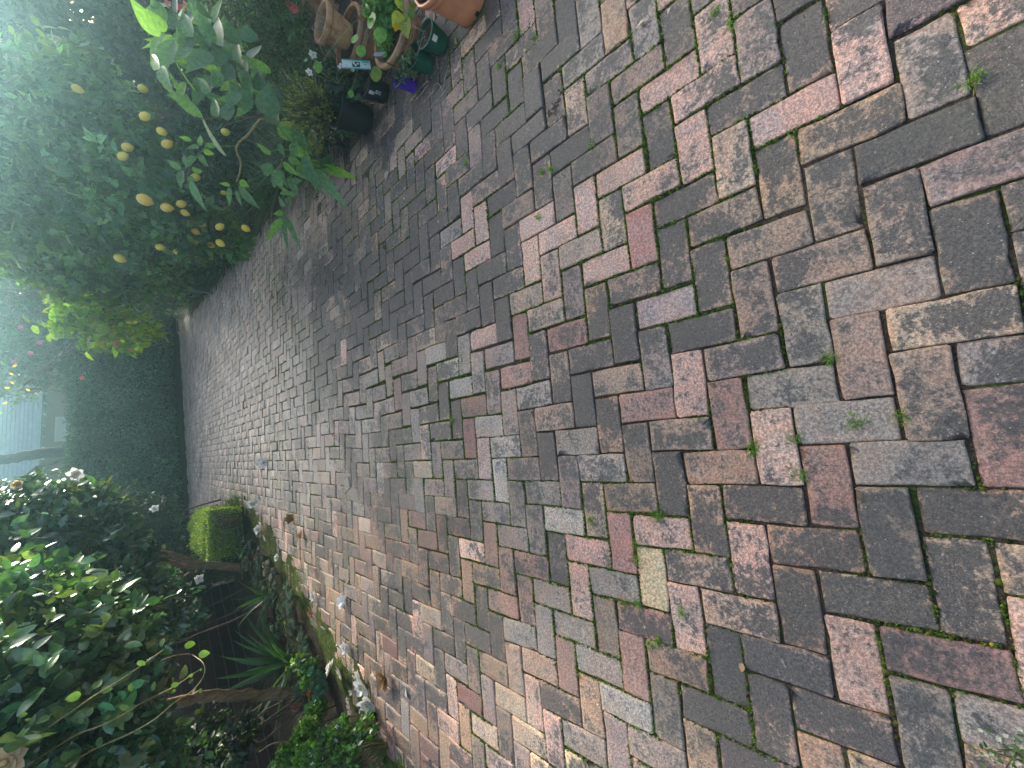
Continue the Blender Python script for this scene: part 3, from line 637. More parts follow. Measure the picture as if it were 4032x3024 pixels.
camB = thing('camellia_tree', (-1.6, 7.2, 0), 'farther camellia tree with a forked trunk and shining narrow leaves beside the clipped box', 'tree', 'camellia trees on the left')
CB = blobs_px([(30, 2110, 5.6, .38), (220, 2050, 5.6, .30), (380, 2040, 5.7, .22), (80, 2160, 5.3, .5), (280, 2130, 5.4, .42), (430, 2120, 5.6, .24), (120, 2330, 4.9, .46), (320, 2300, 5.0, .42), (470, 2300, 5.2, .28), (560, 2360, 5.2, .22),
               (180, 2480, 4.6, .36), (360, 2440, 4.7, .30), (500, 2420, 4.9, .22), (640, 2420, 5.4, .20), (-160, 2240, 5.6, .5), (-120, 2300, 5.0, .6), (490, 2200, 5.5, .24), (330, 1960, 5.6, .12), (640, 2350, 5.7, .2), (720, 2420, 5.9, .18)])
mb = MB(); blob_cloud(mb, CB, 30000, .080, .0185, (.058, .125, .075), var=.42, per=8, segs=3, curl=.2, fold=.2, shell=.35, droop=.12, new=((.13, .17, .06), .08)); mb.build('crown', M['glossy'], camB)
mb = MB(); tp = smooth_path([(-1.6, 7.2, -.05), at(930, 2232, 7.2), at(850, 2230, 7.2), at(780, 2222, 7.15), at(720, 2200, 7.1), at(640, 2180, 7.0), at(520, 2180, 6.6)], 22, .006)
tube(mb, tp, np.linspace(.062, .035, len(tp)), 9, (.22, .14, .08))
p = smooth_path([at(790, 2224, 7.2), at(720, 2228, 7.2), at(650, 2205, 7.1), at(560, 2215, 6.8)], 12, .01); tube(mb, p, np.linspace(.04, .02, len(p)), 7, (.20, .13, .075))
p = smooth_path([at(800, 2226, 7.2), at(760, 2262, 7.2), at(690, 2275, 7.0), at(600, 2300, 6.5)], 12, .01); tube(mb, p, np.linspace(.03, .015, len(p)), 6, (.13, .09, .06))
for c, r in CB[:16]:
    p = smooth_path([tp[-1], (tp[-1] + c) / 2 + [0, 0, .1], c], 8, .01); tube(mb, p, np.linspace(.02, .006, len(p)), 5, (.14, .10, .06), False)
mb.build('trunk', M['bark'], camB)

# dark undergrowth that hangs behind the trunks
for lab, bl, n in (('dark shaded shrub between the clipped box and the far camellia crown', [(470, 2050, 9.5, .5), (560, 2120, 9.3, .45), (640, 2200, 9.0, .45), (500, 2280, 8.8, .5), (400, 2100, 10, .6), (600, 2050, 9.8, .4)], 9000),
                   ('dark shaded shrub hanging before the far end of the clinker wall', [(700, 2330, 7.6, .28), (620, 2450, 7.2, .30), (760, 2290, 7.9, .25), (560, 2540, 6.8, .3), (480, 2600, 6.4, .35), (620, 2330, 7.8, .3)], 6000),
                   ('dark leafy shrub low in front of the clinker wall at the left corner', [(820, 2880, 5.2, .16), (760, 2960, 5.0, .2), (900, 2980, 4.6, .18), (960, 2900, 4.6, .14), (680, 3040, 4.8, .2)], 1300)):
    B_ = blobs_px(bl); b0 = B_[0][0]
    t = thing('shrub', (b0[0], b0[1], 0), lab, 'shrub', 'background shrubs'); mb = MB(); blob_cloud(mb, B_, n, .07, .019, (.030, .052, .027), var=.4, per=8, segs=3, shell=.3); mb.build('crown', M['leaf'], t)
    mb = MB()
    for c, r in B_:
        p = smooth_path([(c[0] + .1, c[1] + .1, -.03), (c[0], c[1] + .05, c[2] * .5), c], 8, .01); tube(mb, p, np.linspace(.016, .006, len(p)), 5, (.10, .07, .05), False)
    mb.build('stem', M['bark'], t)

# camellia flowers -----------------------------------------------------------
def bloom_geo(mb, c, up, r, col, rows=3, heart=(.75, .55, .22), open_=1.0, seedv=0):
    up = norm(np.asarray(up, float)); a = norm(np.cross(up, [.3, .5, .81])); b = np.cross(up, a); c = np.asarray(c, float)
    for k in range(rows):
        m = (5, 6, 5, 4)[k]; rr = r * (1, .78, .55, .35)[k]; lift = (.05, .35, .7, .9)[k] / open_
        th = np.arange(m) * 2 * np.pi / m + k * .5 + rng.normal(0, .12, m)
        d = np.cos(th)[:, None] * a + np.sin(th)[:, None] * b
        D = norm(d + up * lift + rng.normal(0, .10, (m, 3))); N = norm(up - d * lift * .8 + rng.normal(0, .12, (m, 3)))
        leaves(mb, c + d * r * .05, D, N, rr * rng.uniform(.85, 1.1, m), rr * .42, np.array(col) * rng.uniform(.88, 1.05, (m, 1)), -.22, .16, 4)
    if heart is not None:
        lathe(mb, 0, 0, [(0.001, r * .02), (r * .16, r * .05), (r * .17, r * .26), (r * .08, r * .33), (0.001, r * .34)], 8, heart)
        R = np.array(Vector((0, 0, 1)).rotation_difference(Vector(up)).to_matrix()); mb.v[-1] = mb.v[-1] @ R.T + c
def flower(name, label, c, up, r, col, group, rows=3, heart=(.75, .55, .22), cat='flower', open_=1.0):
    t = thing(name, c, label, cat, group)
    mb = MB(); bloom_geo(mb, c, up, r, col, rows, None, open_); mb.build('petals', M['petal'], t)
    if heart is not None:
        mb = MB(); lathe(mb, 0, 0, [(0.001, r * .02), (r * .15, r * .05), (r * .17, r * .24), (r * .08, r * .32), (0.001, r * .33)], 8, heart)
        R = np.array(Vector((0, 0, 1)).rotation_difference(Vector(norm(up))).to_matrix()); mb.v[-1] = mb.v[-1] @ R.T + np.asarray(c); mb.build('stamens', M['petal'], t)
    return t
WHT = (.86, .85, .80)
for x, y, Y, r, lab in ((300, 1868, 5.35, .062, 'white camellia flower at the outer right edge of the farther crown'), (185, 2312, 4.2, .07, 'wide open white camellia flower high in the farther crown'),
                        (378, 2278, 4.55, .062, 'half open white camellia flower above the shining leaves'), (462, 2270, 4.7, .045, 'small white camellia flower beside the half open one'),
                        (582, 2247, 5.3, .055, 'white camellia flower hanging lowest on the farther crown'), (70, 1908, 5.3, .04, 'small cream camellia flower near the top of the farther crown'),
                        (610, 2003, 8.2, .06, 'white camellia flower in the dark shrub above the clipped box'), (785, 2280, 6.6, .06, 'white camellia flower hanging before the dark shrub beside the forked trunk'),
                        (345, 2375, 4.2, .05, 'pale camellia flower going brown beneath the open ones'), (20, 3005, 2.5, .06, 'orange brown fading camellia flower in the nearest leaves'), (70, 1975, 5.2, .035, 'small tan camellia flower at the upper edge of the farther crown')):
    p = at(x, y, Y - .05); v = norm(np.array([0, 0, H]) - p); colr = WHT if 'brown' not in lab and 'cream' not in lab and 'tan' not in lab else (.62, .45, .25)
    flower('camellia_flower', lab, p, norm(v + [.2, 0, .3]), r, colr, 'camellia flowers on the trees')
mbs = MB()
bud = thing('camellia_bud_cluster', at(340, 2385, 4.1), 'cluster of round yellow green camellia buds on the farther tree', 'bud cluster')
for x, y in ((325, 2370), (332, 2385), (328, 2400), (340, 2412)):
    c = at(x, y, 4.15); mb = MB(); lathe(mb, 0, 0, [(.001, -.016), (.011, -.008), (.014, 0), (.010, .010), (.001, .018)], 8, (.55, .52, .22)); mb.v[-1] = mb.v[-1] + c; mb.build('bud', M['petal'], bud)
mb = MB()
for i in range(85):
    c, r = (CB + CA)[rng.integers(0, len(CB) + len(CA))]; d = rdir(1)[0]; d[1] = -abs(d[1]); q = c + d * r * 1.05; s = rng.uniform(.6, 1.0)
    lathe(mb, 0, 0, [(.001, -.013 * s), (.009 * s, -.006 * s), (.011 * s, 0), (.008 * s, .008 * s), (.001, .015 * s)], 6, np.array((.42, .46, .16)) * rng.uniform(.7, 1.2)); mb.v[-1] = mb.v[-1] + q
mb.build('camellia_buds', M['petal'], None, label='scattered round yellow green buds among the camellia leaves', kind='stuff')

# climbing vine with round leaves in front of the nearer camellia
vine = thing('climbing_vine', at(400, 2800, 2.9) * [1, 1, 0], 'thin climbing vine with round bright leaves looping in front of the nearer camellia', 'vine')
def vpx(x, y): return x * 1000 / 1355, 1800 + y * 1224 / 1659
VS = [[(0, 1425), (120, 1470) if False else (100, 1330), (230, 1260) if False else (200, 1480), (290, 1420), (400, 1345), (500, 1275), (600, 1215), (700, 1150), (800, 1080), (875, 1025)],
      [(350, 1650), (500, 1560), (650, 1495), (760, 1440), (850, 1380), (930, 1310), (1010, 1260), (1060, 1210), (1092, 1150), (1085, 1100), (1050, 1070), (1010, 1050), (930, 1060), (860, 1085)],
      [(150, 1640), (280, 1560), (410, 1480), (520, 1440), (620, 1395), (760, 1310), (830, 1275), (900, 1240), (960, 1205), (1040, 1150), (1068, 1135)],
      [(0, 1110), (120, 1085), (250, 1035), (380, 975), (460, 930), (540, 880), (600, 840), (640, 790)]]
VS[0] = [(180, 1500), (290, 1420), (400, 1345), (500, 1275), (600, 1215), (700, 1150), (800, 1080), (875, 1025)]
for i, s in enumerate(VS):
    Yv = (2.45, 2.45, 2.48, 3.05)[i]
    p = smooth_path([at(*vpx(x, y), Yv + .08 * math.sin(k * 1.3)) for k, (x, y) in enumerate(s)], 40)
    mb = MB(); tube(mb, p, np.linspace(.0032, .0018, len(p)), 5, (.30, .24, .10)); mb.build('stem', M['bark'], vine)
VL = [(520, 1210, 45, 2), (390, 1280, 50, 1), (865, 990, 34, 0), (1015, 1000, 44, 3), (1090, 1050, 42, 3), (1072, 1135, 16, 0), (1018, 1165, 22, 1), (1020, 1195, 22, 2), (935, 1215, 30, 3), (925, 1250, 18, 1), (1035, 1248, 24, 2), (1070, 1248, 22, 0),
      (660, 1335, 40, 1), (690, 1385, 34, 2), (530, 1525, 42, 0), (735, 1465, 32, 3), (900, 1375, 22, 2), (340, 1600, 50, 0), (540, 1620, 44, 2), (85, 1530, 75, 3), (145, 1060, 36, 1), (175, 1400, 40, 2), (230, 1400, 46, 1), (125, 1375, 26, 3), (150, 1400, 22, 1),
      (460, 925, 20, 1), (465, 955, 20, 2), (325, 990, 26, 3), (755, 1100, 38, 3), (240, 1090, 30, 0), (700, 1230, 36, 0), (570, 1240, 40, 3), (570, 1390, 24, 1), (650, 1440, 30, 0), (820, 1220, 34, 2), (600, 1560, 36, 1), (480, 1360, 34, 2), (150, 1100, 26, 2), (590, 850, 14, 1), (645, 785, 14, 0)]
for x, y, s, k in VL:
    px, py = vpx(x, y); Yv = 2.42
    if y < 1110 and x < 700: Yv = 3.0
    c = at(px, py, Yv); r = s * .738 / FPX * proj(c)[2] * .62; ang = k * 1.7 + rng.normal(0, .3)
    vw = norm(np.array([0, 0, H]) - c); a = norm(np.cross(vw, [0, 0, 1])); b_ = np.cross(a, vw); D = norm(a * math.cos(ang) + b_ * math.sin(ang) + vw * rng.normal(0, .3)); N = norm(vw * .8 + np.array([0, 0, .7]) + rng.normal(0, .2, 3))
    mb = MB(); leaves(mb, c - D * r, D, N, 2 * r, r * .72, np.array((.080, .145, .040)) * rng.uniform(.6, 1.3), .12, .18, 4); mb.build('leaf', M['leaf'], vine, label=None)

# clipped box with sunlit top, grass tuft beside it
bx = thing('clipped_box_shrub', (-1.15, 8.2, 0), 'low clipped box shrub with a sunlit yellow green top at the left path edge', 'shrub')
def boxcloud(mb, n, x0_, x1_, y0_, y1_, z0_, z1_, L, colr, rz):
    f = rng.random(n); X = rng.uniform(x0_, x1_, n); Y = rng.uniform(y0_, y1_, n); Z = z0_ + (z1_ - z0_) * rng.random(n) ** .8
    a = f < .42; Z[a] = z1_; b_ = (f >= .42) & (f < .68); Y[b_] = y0_; c = (f >= .68) & (f < .92); X[c] = x1_; d = f >= .92; X[d] = x0_
    wob = (vnoise(X * 1.3 + 9, Y + Z, 3, 9) - .5) * .20; nrm = np.zeros((n, 3)); nrm[a, 2] = 1; nrm[b_, 1] = -1; nrm[c, 0] = 1; nrm[d, 0] = -1
    P = np.stack([X, Y, Z], 1) + nrm * (wob + rng.normal(0, .014, n) - .02 * rng.random(n))[:, None]
    cc = np.array([(x0_ + x1_) / 2, (y0_ + y1_) / 2, 0]); r = P - cc; k = np.clip(np.abs(r[:, 0]) / ((x1_ - x0_) / 2), 0, 1) ** 6 * .11 + np.clip(np.abs(r[:, 1]) / ((y1_ - y0_) / 2), 0, 1) ** 6 * .09
    P[:, 2] -= np.where(a, k, 0); co, si = math.cos(rz), math.sin(rz); r = P - cc; P = np.stack([r[:, 0] * co - r[:, 1] * si, r[:, 0] * si + r[:, 1] * co, r[:, 2]], 1) + cc
    D = norm(nrm * .8 + rng.normal(0, .6, (n, 3)) + [0, 0, .2]); N = norm(nrm + rng.normal(0, .5, (n, 3)) + [0, 0, .3])
    leaves(mb, P, D, N, L * np.exp(rng.normal(0, .2, n)), L * .3, tints(n, colr, .25, .12), .1, .2)
mb = MB(); boxcloud(mb, 17000, -1.50, -.84, 7.45, 9.3, .06, .49, .030, (.26, .36, .09), .10)  # leaf colour raised so that it carries the sunlight on the shrub
mb.build('crown', M['leaf'], bx)
mb = MB(); box(mb, (-1.40, 7.55, .08), (-.95, 9.1, .36), (.015, .018, .008), .10); mb.build('dark_core', M['bark'], bx)  # dark filler block added under the leaves against see-through
mb = MB(); boxcloud(mb, 6000, -2.0, -1.56, 8.3, 9.5, .06, .46, .030, (.085, .15, .025), .10)
b2 = thing('clipped_box_shrub', (-1.78, 8.9, 0), 'smaller clipped box shrub behind the sunlit one toward the wall', 'shrub'); mb.build('crown', M['leaf'], b2)
mb = MB(); box(mb, (-1.95, 8.35, .08), (-1.6, 9.4, .42), (.015, .018, .008), .10); mb.build('dark_core', M['bark'], b2)  # same added dark filler for the smaller shrub
mb = MB()
for i in range(26):
    a = np.array([rng.uniform(-1.1, -.8), 7.42 + rng.normal(0, .03), .1]); tube(mb, smooth_path([a, a + [rng.normal(0, .08), -.05, .15], a + [rng.normal(0, .12), .02, .33]], 5), .004, 4, (.2, .15, .1), False)
mb.build('bare_twigs', M['bark'], bx)

def blades(mb, c, n, L, W, colr, up=1.0, spread=.9, curl=.55, segs=4, rad=.03, fold=.35):
    th = rng.uniform(0, 2 * np.pi, n); t = rng.random(n) ** .7 * spread
    D = norm(np.stack([np.cos(th) * t, np.sin(th) * t, np.full(n, up)], 1)); N = norm(np.stack([-np.cos(th) * up, -np.sin(th) * up, t + .2], 1) * -1 + 0)
    N = np.where(N[:, 2:] < 0, -N, N)
    P = np.asarray(c, float) + np.stack([np.cos(th), np.sin(th), np.zeros(n)], 1) * rad * rng.random((n, 1))
    leaves(mb, P, D, N, L * rng.uniform(.6, 1.1, n), W, tints(n, colr, .25, .08), curl, fold, segs)
def strap_plant(name, label, c, n, L, W, colr, cat, group=None, parts=True, **kw):
    t = thing(name, c, label, cat, group)
    if parts:
        for i in range(n): mb = MB(); blades(mb, c, 1, L, W, colr, **kw); mb.build('leaf', M['leaf'], t)
    else: mb = MB(); blades(mb, c, n, L, W, colr, **kw); mb.build('leaves', M['leaf'], t)
    return t
g0 = ground_at(955, 1985); strap_plant('grass_tuft', 'fresh green tuft of fine grass at the corner of the clipped box', (g0[0] - .12, g0[1] + .15, 0), 520, .30, .003, (.075, .14, .03), 'grass', None, False, up=.9, spread=1.3, rad=.16, segs=3)
g1 = ground_at(1165, 2560)
strap_plant('clivia_plant', 'large strap-leaved plant with broad dark leaves between the two camellia trunks', (g1[0] - .10, g1[1], .0), 34, .74, .027, (.040, .10, .045), 'plant', None, True, up=.9, spread=1.15, curl=.28, rad=.07)
strap_plant('clivia_plant', 'dark strap-leaved plant beside the trunk of the farther camellia', (-1.75, 6.2, 0), 26, .55, .020, (.028, .062, .032), 'plant', None, True, up=.8, spread=1.3, curl=.45, rad=.06)
strap_plant('clivia_plant', 'drooping dark strap-leaved plant against the foot of the clinker wall', (-2.35, 5.9, 0), 24, .6, .020, (.022, .045, .026), 'plant', None, True, up=.7, spread=1.4, curl=.6, rad=.06)

# ground cover with divided leaves (hellebores) down the left bed
def fan_plant(name, label, c, n, h, leaf, colr, cat='plant', group=None, fing=5, mat='leaf'):
    t = thing(name, c, label, cat, group); mb = MB(); st = MB()
    for i in range(n):
        th = rng.uniform(0, 2 * np.pi); r = rng.random() ** .6 * h * .9; top = np.array(c) + [math.cos(th) * r, math.sin(th) * r, h * rng.uniform(.55, 1.05)]
        tube(st, smooth_path([c, (np.array(c) + top) / 2 + [0, 0, .03], top], 5), .0022, 4, (.12, .16, .06), False)
        o = np.array([math.cos(th), math.sin(th), .0]); a = np.linspace(-1.25, 1.25, fing); sd = np.array([-o[1], o[0], 0])
        D = norm(np.cos(a)[:, None] * o + np.sin(a)[:, None] * sd + [0, 0, -.05] + rng.normal(0, .08, (fing, 3)))
        leaves(mb, np.tile(top, (fing, 1)), D, np.array([0, 0, 1]) + rng.normal(0, .15, (fing, 3)) + o * .3, leaf * (1 - .25 * np.abs(a)), leaf * .17, tints(1, colr, .3)[0] * rng.uniform(.9, 1.1, (fing, 1)), .25, .2, 3)
    mb.build('leaves', M[mat], t); st.build('stem', M['leaf'], t); return t
HP = [(1010, 2200), (1030, 2270), (1060, 2180), (1085, 2330), (1130, 2290), (1075, 2420), (1150, 2390), (1190, 2430), (1120, 2480), (1225, 2490), (1200, 2560), (1255, 2580), (1290, 2660), (1010, 2130), (985, 2080), (1180, 2330), (1240, 2650), (1100, 2240)]
HL = ['hellebore just past the farther trunk beside the path', 'hellebore at the foot of the farther trunk on the path side', 'hellebore leaning on the moss in front of the clipped box', 'hellebore on the near side of the farther trunk at the moss', 'hellebore spilling onto the moss level with the farther trunk', 'hellebore half way from the farther trunk to the strap-leaved plant', 'hellebore on the moss edge before the lone white petals', 'hellebore right behind the mossy edge at the strap-leaved plant', 'hellebore shaded under the tips of the strap leaves', 'hellebore at the moss edge under the strap-leaved plant', 'hellebore tucked against the base of the strap-leaved plant', 'hellebore between strap-leaved plant and nearer trunk at the edge', 'hellebore closest to the white fallen blooms at the bed edge', 'hellebore in front of the clipped box with the cup-shaped bloom', 'hellebore nearest the grass tuft at the clipped box', 'hellebore on the moss opposite the heap of white blooms', 'hellebore beside the maple-leaved plant', 'hellebore behind the farther trunk toward the wall'
]
for i, (x, y) in enumerate(HP):
    g = ground_at(x, y); g[0] -= .05; side = 'by the farther trunk' if y < 2300 else 'between the two trunks' if y < 2500 else 'beside the nearer trunk'
    fan_plant('hellebore_plant', HL[i], (g[0], g[1], .0), 24, rng.uniform(.12, .20), .066, (.045, .085, .050) if i % 3 else (.07, .125, .07), 'plant', 'hellebores in the left bed', 5)

# near left corner: bright feathery cushion, leafy plants with white flowers
g = ground_at(1290, 2900)
t = thing('feathery_cushion_plant', (-2.45, 3.75, 0), 'bright green feathery cushion plant beside the foot of the nearer camellia', 'plant')
mb = MB(); B_ = blobs_px([(1210, 2880, 3.95, .10), (1170, 2960, 3.95, .11), (1235, 2820, 4.05, .08), (1120, 3000, 4.0, .10), (1260, 2780, 4.1, .06), (1210, 2990, 3.7, .10)])
blob_cloud(mb, B_, 9000, .020, .006, (.10, .22, .02), var=.3, per=10, segs=2, shell=.5); mb.build('leaves', M['leaf'], t)
mb = MB()
for c, r in B_: tube(mb, [(c[0], c[1], -.02), c], .006, 5, (.1, .12, .04))
mb.build('stem', M['leaf'], t)
t = thing('ivy_plant', at(1255, 2720, 4.2) * [1, 1, 0], 'trailing plant of overlapping blue green lobed leaves below the nearer trunk', 'plant')
mb = MB(); n = 46
for i in range(n):
    f = i / n; c = at(1215 + 90 * math.sin(f * 5) * .4 + f * 55, 2640 + f * 160, 4.25 - .2 * f) + rng.normal(0, .018, 3); vw = norm(np.array([0, 0, H]) - c)
    mb = MB(); a = rng.uniform(0, 6.28); u1 = norm(np.cross(vw, [0, 0, 1])); u2 = np.cross(u1, vw)
    ds = np.array([u1 * math.cos(a + k) + u2 * math.sin(a + k) for k in (-.9, 0, .9)]); leaves(mb, np.tile(c, (3, 1)), ds, vw + [0, 0, .6], (.030, .042, .030), (.014, .018, .014), np.array((.06, .17, .085)) * rng.uniform(.7, 1.3), .2, .1, 3); mb.build('leaf', M['leaf'], t)
t = thing('maple_leaved_plant', at(1200, 2620, 4.4) * [1, 1, 0], 'light green plant with toothed pointed leaves beside the nearer trunk', 'plant')
mb = MB(); B_ = blobs_px([(1180, 2630, 4.4, .09), (1235, 2600, 4.4, .07), (1215, 2660, 4.3, .06)]); blob_cloud(mb, B_, 160, .055, .018, (.075, .15, .035), var=.3, per=5, segs=3, shell=.4); mb.build('leaves', M['leaf'], t)
mb = MB(); [tube(mb, smooth_path([(c[0], c[1], -.02), c - [0.02, 0, .05], c], 5), .003, 4, (.12, .12, .05)) for c, r in B_]; mb.build('stem', M['leaf'], t)
BEG = [(1340, 2930, 3.35, 'nearest the path edge'), (1290, 2960, 3.4, 'second from the path edge'), (1440, 2900, 3.25, 'leaning over the bricks at the left corner'), (1420, 3000, 3.1, 'at the very corner of the bed'), (1330, 3020, 3.2, 'between the corner and the cushion plant'), (1250, 3020, 3.4, 'against the feathery cushion'), (1360, 2870, 3.45, 'with a starry flower beside the row of cream petals')]
for x, y, Y, wh in BEG:
    c = at(x, y, Y); g = (c[0], c[1], -.01); t = thing('white_flowering_plant', g, 'leafy white-flowered plant ' + wh, 'plant', 'white flowering plants in the left corner')
    mb = MB(); st = MB(); fl = MB()
    for k in range(22):
        top = c + rng.normal(0, .065, 3) * [1, 1, .9] + [0, 0, .01]; top[2] = max(top[2], .03)
        tube(st, smooth_path([g, (np.array(g) + top) / 2 + rng.normal(0, .01, 3), top], 6), .0022, 4, (.16, .16, .06), False)
        m = 7; D = norm(rdir(m, .15) + [0, 0, .1]); leaves(mb, top - D * .004, D, np.array([0, 0, 1.]) + rng.normal(0, .4, (m, 3)), .048, .015, tints(m, (.085, .19, .050), .3), .25, .2, 3)
        if k < 3: bloom_geo(fl, top + [0, -.01, .02], (-.1, -.6, .8), .019, (.80, .80, .74), 1, None)
    mb.build('leaves', M['leaf'], t); st.build('stem', M['leaf'], t); fl.build('flowers', M['petal'], t)
mb = MB(); p = smooth_path([at(1020, 2960, 4.2), at(1080, 2925, 4.1), at(1140, 2930, 4.05), at(1160, 2990, 4.0)], 16); tube(mb, p, .006, 5, (.24, .18, .09)); mb.build('fallen_twig', M['bark'], None, label='bent dry twig arching over the left corner bed', cat='twig')
mb = MB(); c = at(1200, 2730, 4.3); 
for k in range(5): leaves(mb, c + rng.normal(0, .05, 3), rdir(1), (0, -.3, 1), .09, .02, (.16, .035, .018), .3, .2, 3)
mb.build('red_dead_leaves', M['leaf'], None, label='rust red dead leaves caught at the foot of the nearer trunk', cat='dead leaves')

# fallen blooms on the path
def fallen(x, y, r, colr, lab, rows=3, z=.012, heart=(.70, .52, .2), cat='fallen flower', op=1.3, cnt=1):
    r *= 1.38; z += .014; g = ground_at(x, y, z); flower('fallen_camellia', lab, (g[0], g[1], g[2]), norm([rng.normal(0, .3), rng.normal(-.25, .3), 1]), r, colr, 'fallen camellia flowers', rows, heart, cat, op)
BRN = (.42, .24, .10); CRM = (.70, .64, .50)
fallen(1425, 2705, .060, WHT, 'large white fallen camellia touching the biggest pair by the left corner', 4, .022)
fallen(1450, 2770, .062, WHT, 'large white fallen camellia nearest the left corner plants', 4, .022)
fallen(1412, 2660, .038, WHT, 'white fallen camellia at the far end of the white group', 3, .018)
fallen(1358, 2550, .042, WHT, 'white fallen camellia alone on the mossy edge past the white group', 3, .015)
fallen(1346, 2368, .045, (.80, .79, .76), 'single bright white fallen bloom lying out on the bricks', 2, .010, None)
fallen(1274, 2470, .026, WHT, 'small white fallen camellia on the moss by the strap-leaved plant', 3, .014)
fallen(1233, 2350, .036, WHT, 'white fallen camellia in the heap on the mossy edge', 3, .016)
fallen(1240, 2322, .036, CRM, 'cream fallen camellia beside the white one in the heap', 3, .014)
fallen(1225, 2415, .034, (.50, .22, .10), 'orange brown withered camellia beside the mossy heap', 3, .012, None)
fallen(1512, 2672, .062, BRN, 'large brown withered camellia lying on the bricks near the white group', 3, .012, (.30, .16, .05))
fallen(1183, 2112, .046, BRN, 'long brown withered camellia on the bricks by the clipped box', 3, .012, None)
fallen(1140, 2042, .040, (.36, .19, .08), 'dark brown withered camellia nearest the clipped box corner', 3, .012, None)
fallen(1015, 2085, .046, WHT, 'cup-shaped white camellia resting among the hellebores by the clipped box', 4, .05)
fallen(1045, 2118, .042, WHT, 'white fallen camellia beside the cup-shaped one', 3, .02)
fallen(1020, 1960, .04, WHT, 'white fallen camellia past the grass tuft', 3, .012)
fallen(992, 1985, .05, WHT, 'white fallen camellia pressed against the grass tuft', 3, .014)
fallen(1040, 1822, .052, WHT, 'white fallen camellia out in the middle of the far bricks', 3, .012)
fallen(1016, 1826, .036, WHT, 'small white fallen camellia close behind the one in the middle', 2, .012)
fallen(1090, 2196, .036, WHT, 'white camellia lying on the hellebore leaves beside the farther trunk', 3, .03)
fallen(1300, 2630, .05, (.74, .70, .62), 'pale fallen camellia under the maple-leaved plant', 3, .05)
fallen(1340, 2650, .045, (.74, .70, .60), 'pale folded camellia at the bed edge by the white group', 3, .03)
fallen(1007, 2192, .03, (.30, .07, .035), 'dark red withered bloom among the hellebores', 3, .10, None)
fallen(1125, 2680, .05, (.45, .42, .38), 'dusky grey pink fallen camellia under the strap leaves', 3, .10)
for k, (x, y) in enumerate([(1370, 2755), (1373, 2780), (1378, 2805), (1376, 2835), (1382, 2725)]):
    g = ground_at(x, y, .03); mb = MB(); bloom_geo(mb, g, (0, -.3, 1), .026, (.66, .60, .46), 2, None)
    mb.build('fallen_petals', M['petal'], None, label='cream withered petals in the short row at the left bed edge', cat='petals', group='row of cream petals')
def petal(x, y, L, W, colr, lab, z=.006, ang=None, cat='petal', name='fallen_petal', group=None):
    g = ground_at(x, y, z); a = rng.uniform(0, 6.28) if ang is None else ang; mb = MB()
    leaves(mb, (g[0] - math.cos(a) * L / 2, g[1] - math.sin(a) * L / 2, z), (math.cos(a), math.sin(a), .12), (rng.normal(0, .2), rng.normal(0, .2), 1), L, W, colr, .18, .28, 4)
    mb.build(name, M['petal'], None, label=lab, cat=cat, group=group)
petal(1600, 2730, .055, .018, (.8, .8, .8), 'slender bright white petal lying on the bricks near the left corner')
petal(1522, 694, .075, .024, (.60, .47, .33), 'pale dry curled leaf lying alone on the dark bricks', ang=2.3, cat='dry leaf', name='dry_leaf')
petal(1347, 2194, .045, .012, (.55, .50, .08), 'small yellow leaf lying on the bricks beyond the white bloom', ang=1.6, cat='leaf', name='yellow_leaf')
petal(2921, 2629, .03, .010, (.48, .32, .18), 'small tan dry leaf in a joint of the near bricks', cat='dry leaf', name='dry_leaf')
petal(2522, 92, .030, .008, (.66, .60, .36), 'small pale leaf scrap on the grey brick near the right edge', cat='dry leaf', name='dry_leaf')
petal(1795, 160, .06, .012, (.33, .42, .06), 'yellow green sprig lying beside the green pots', cat='leaf', name='fallen_sprig', ang=.3)
for x, y in ((1165, 2060), (1180, 2072), (1105, 2030), (1355, 2585), (1300, 2545), (1385, 2600), (1325, 2540), (1415, 2800), (1425, 2815), (1490, 2790), (1150, 2010), (1117, 2190), (1245, 2380), (1150, 1920), (1128, 1936), (930, 1815)):
    petal(x, y, rng.uniform(.018, .034), .009, WHT, 'small white petal scattered along the left side of the path', group='scattered white petals')
for i, (x, y) in enumerate([(1072, 1787), (1085, 1670), (1066, 1748), (1310, 1712), (980, 1800), (1060, 1585)]):
    petal(x, y, .03, .011, (.06, .02, .015) if i != 3 else (.35, .03, .02), 'small dark fallen leaf on the far bricks', group='dark leaves on the far bricks', cat='leaf', name='fallen_leaf')
# twig skeletons near the purple pot
tw = thing('dry_twig', ground_at(1720, 360), 'forked pale dry twig lying on the bricks in front of the purple pot', 'twig')
def tpx(x, y): return 1200 + x / 1.813, y / 1.813
for s in ([(880, 790), (960, 700), (1035, 605)], [(985, 660), (1000, 560), (1020, 490)], [(985, 655), (960, 600), (925, 610), (900, 720)]):
    mb = MB(); p = [ground_at(*tpx(x, y), z=.008 + .012 * (k == 1)) for k, (x, y) in enumerate(s)]; tube(mb, smooth_path(p, 10, .001), np.linspace(.0032, .0012, len(smooth_path(p, 10))), 5, (.42, .36, .29)); mb.build('twig_branch', M['bark'], tw)
for pts, lab in (([(870, 615), (840, 660), (790, 720)], 'short pale twig standing beside the purple pot'),):
    mb = MB(); p = [ground_at(*tpx(x, y), z=.01) for x, y in pts]; tube(mb, smooth_path(p, 8), .0018, 4, (.5, .42, .33)); mb.build('dry_twig', M['bark'], None, label=lab, cat='twig')
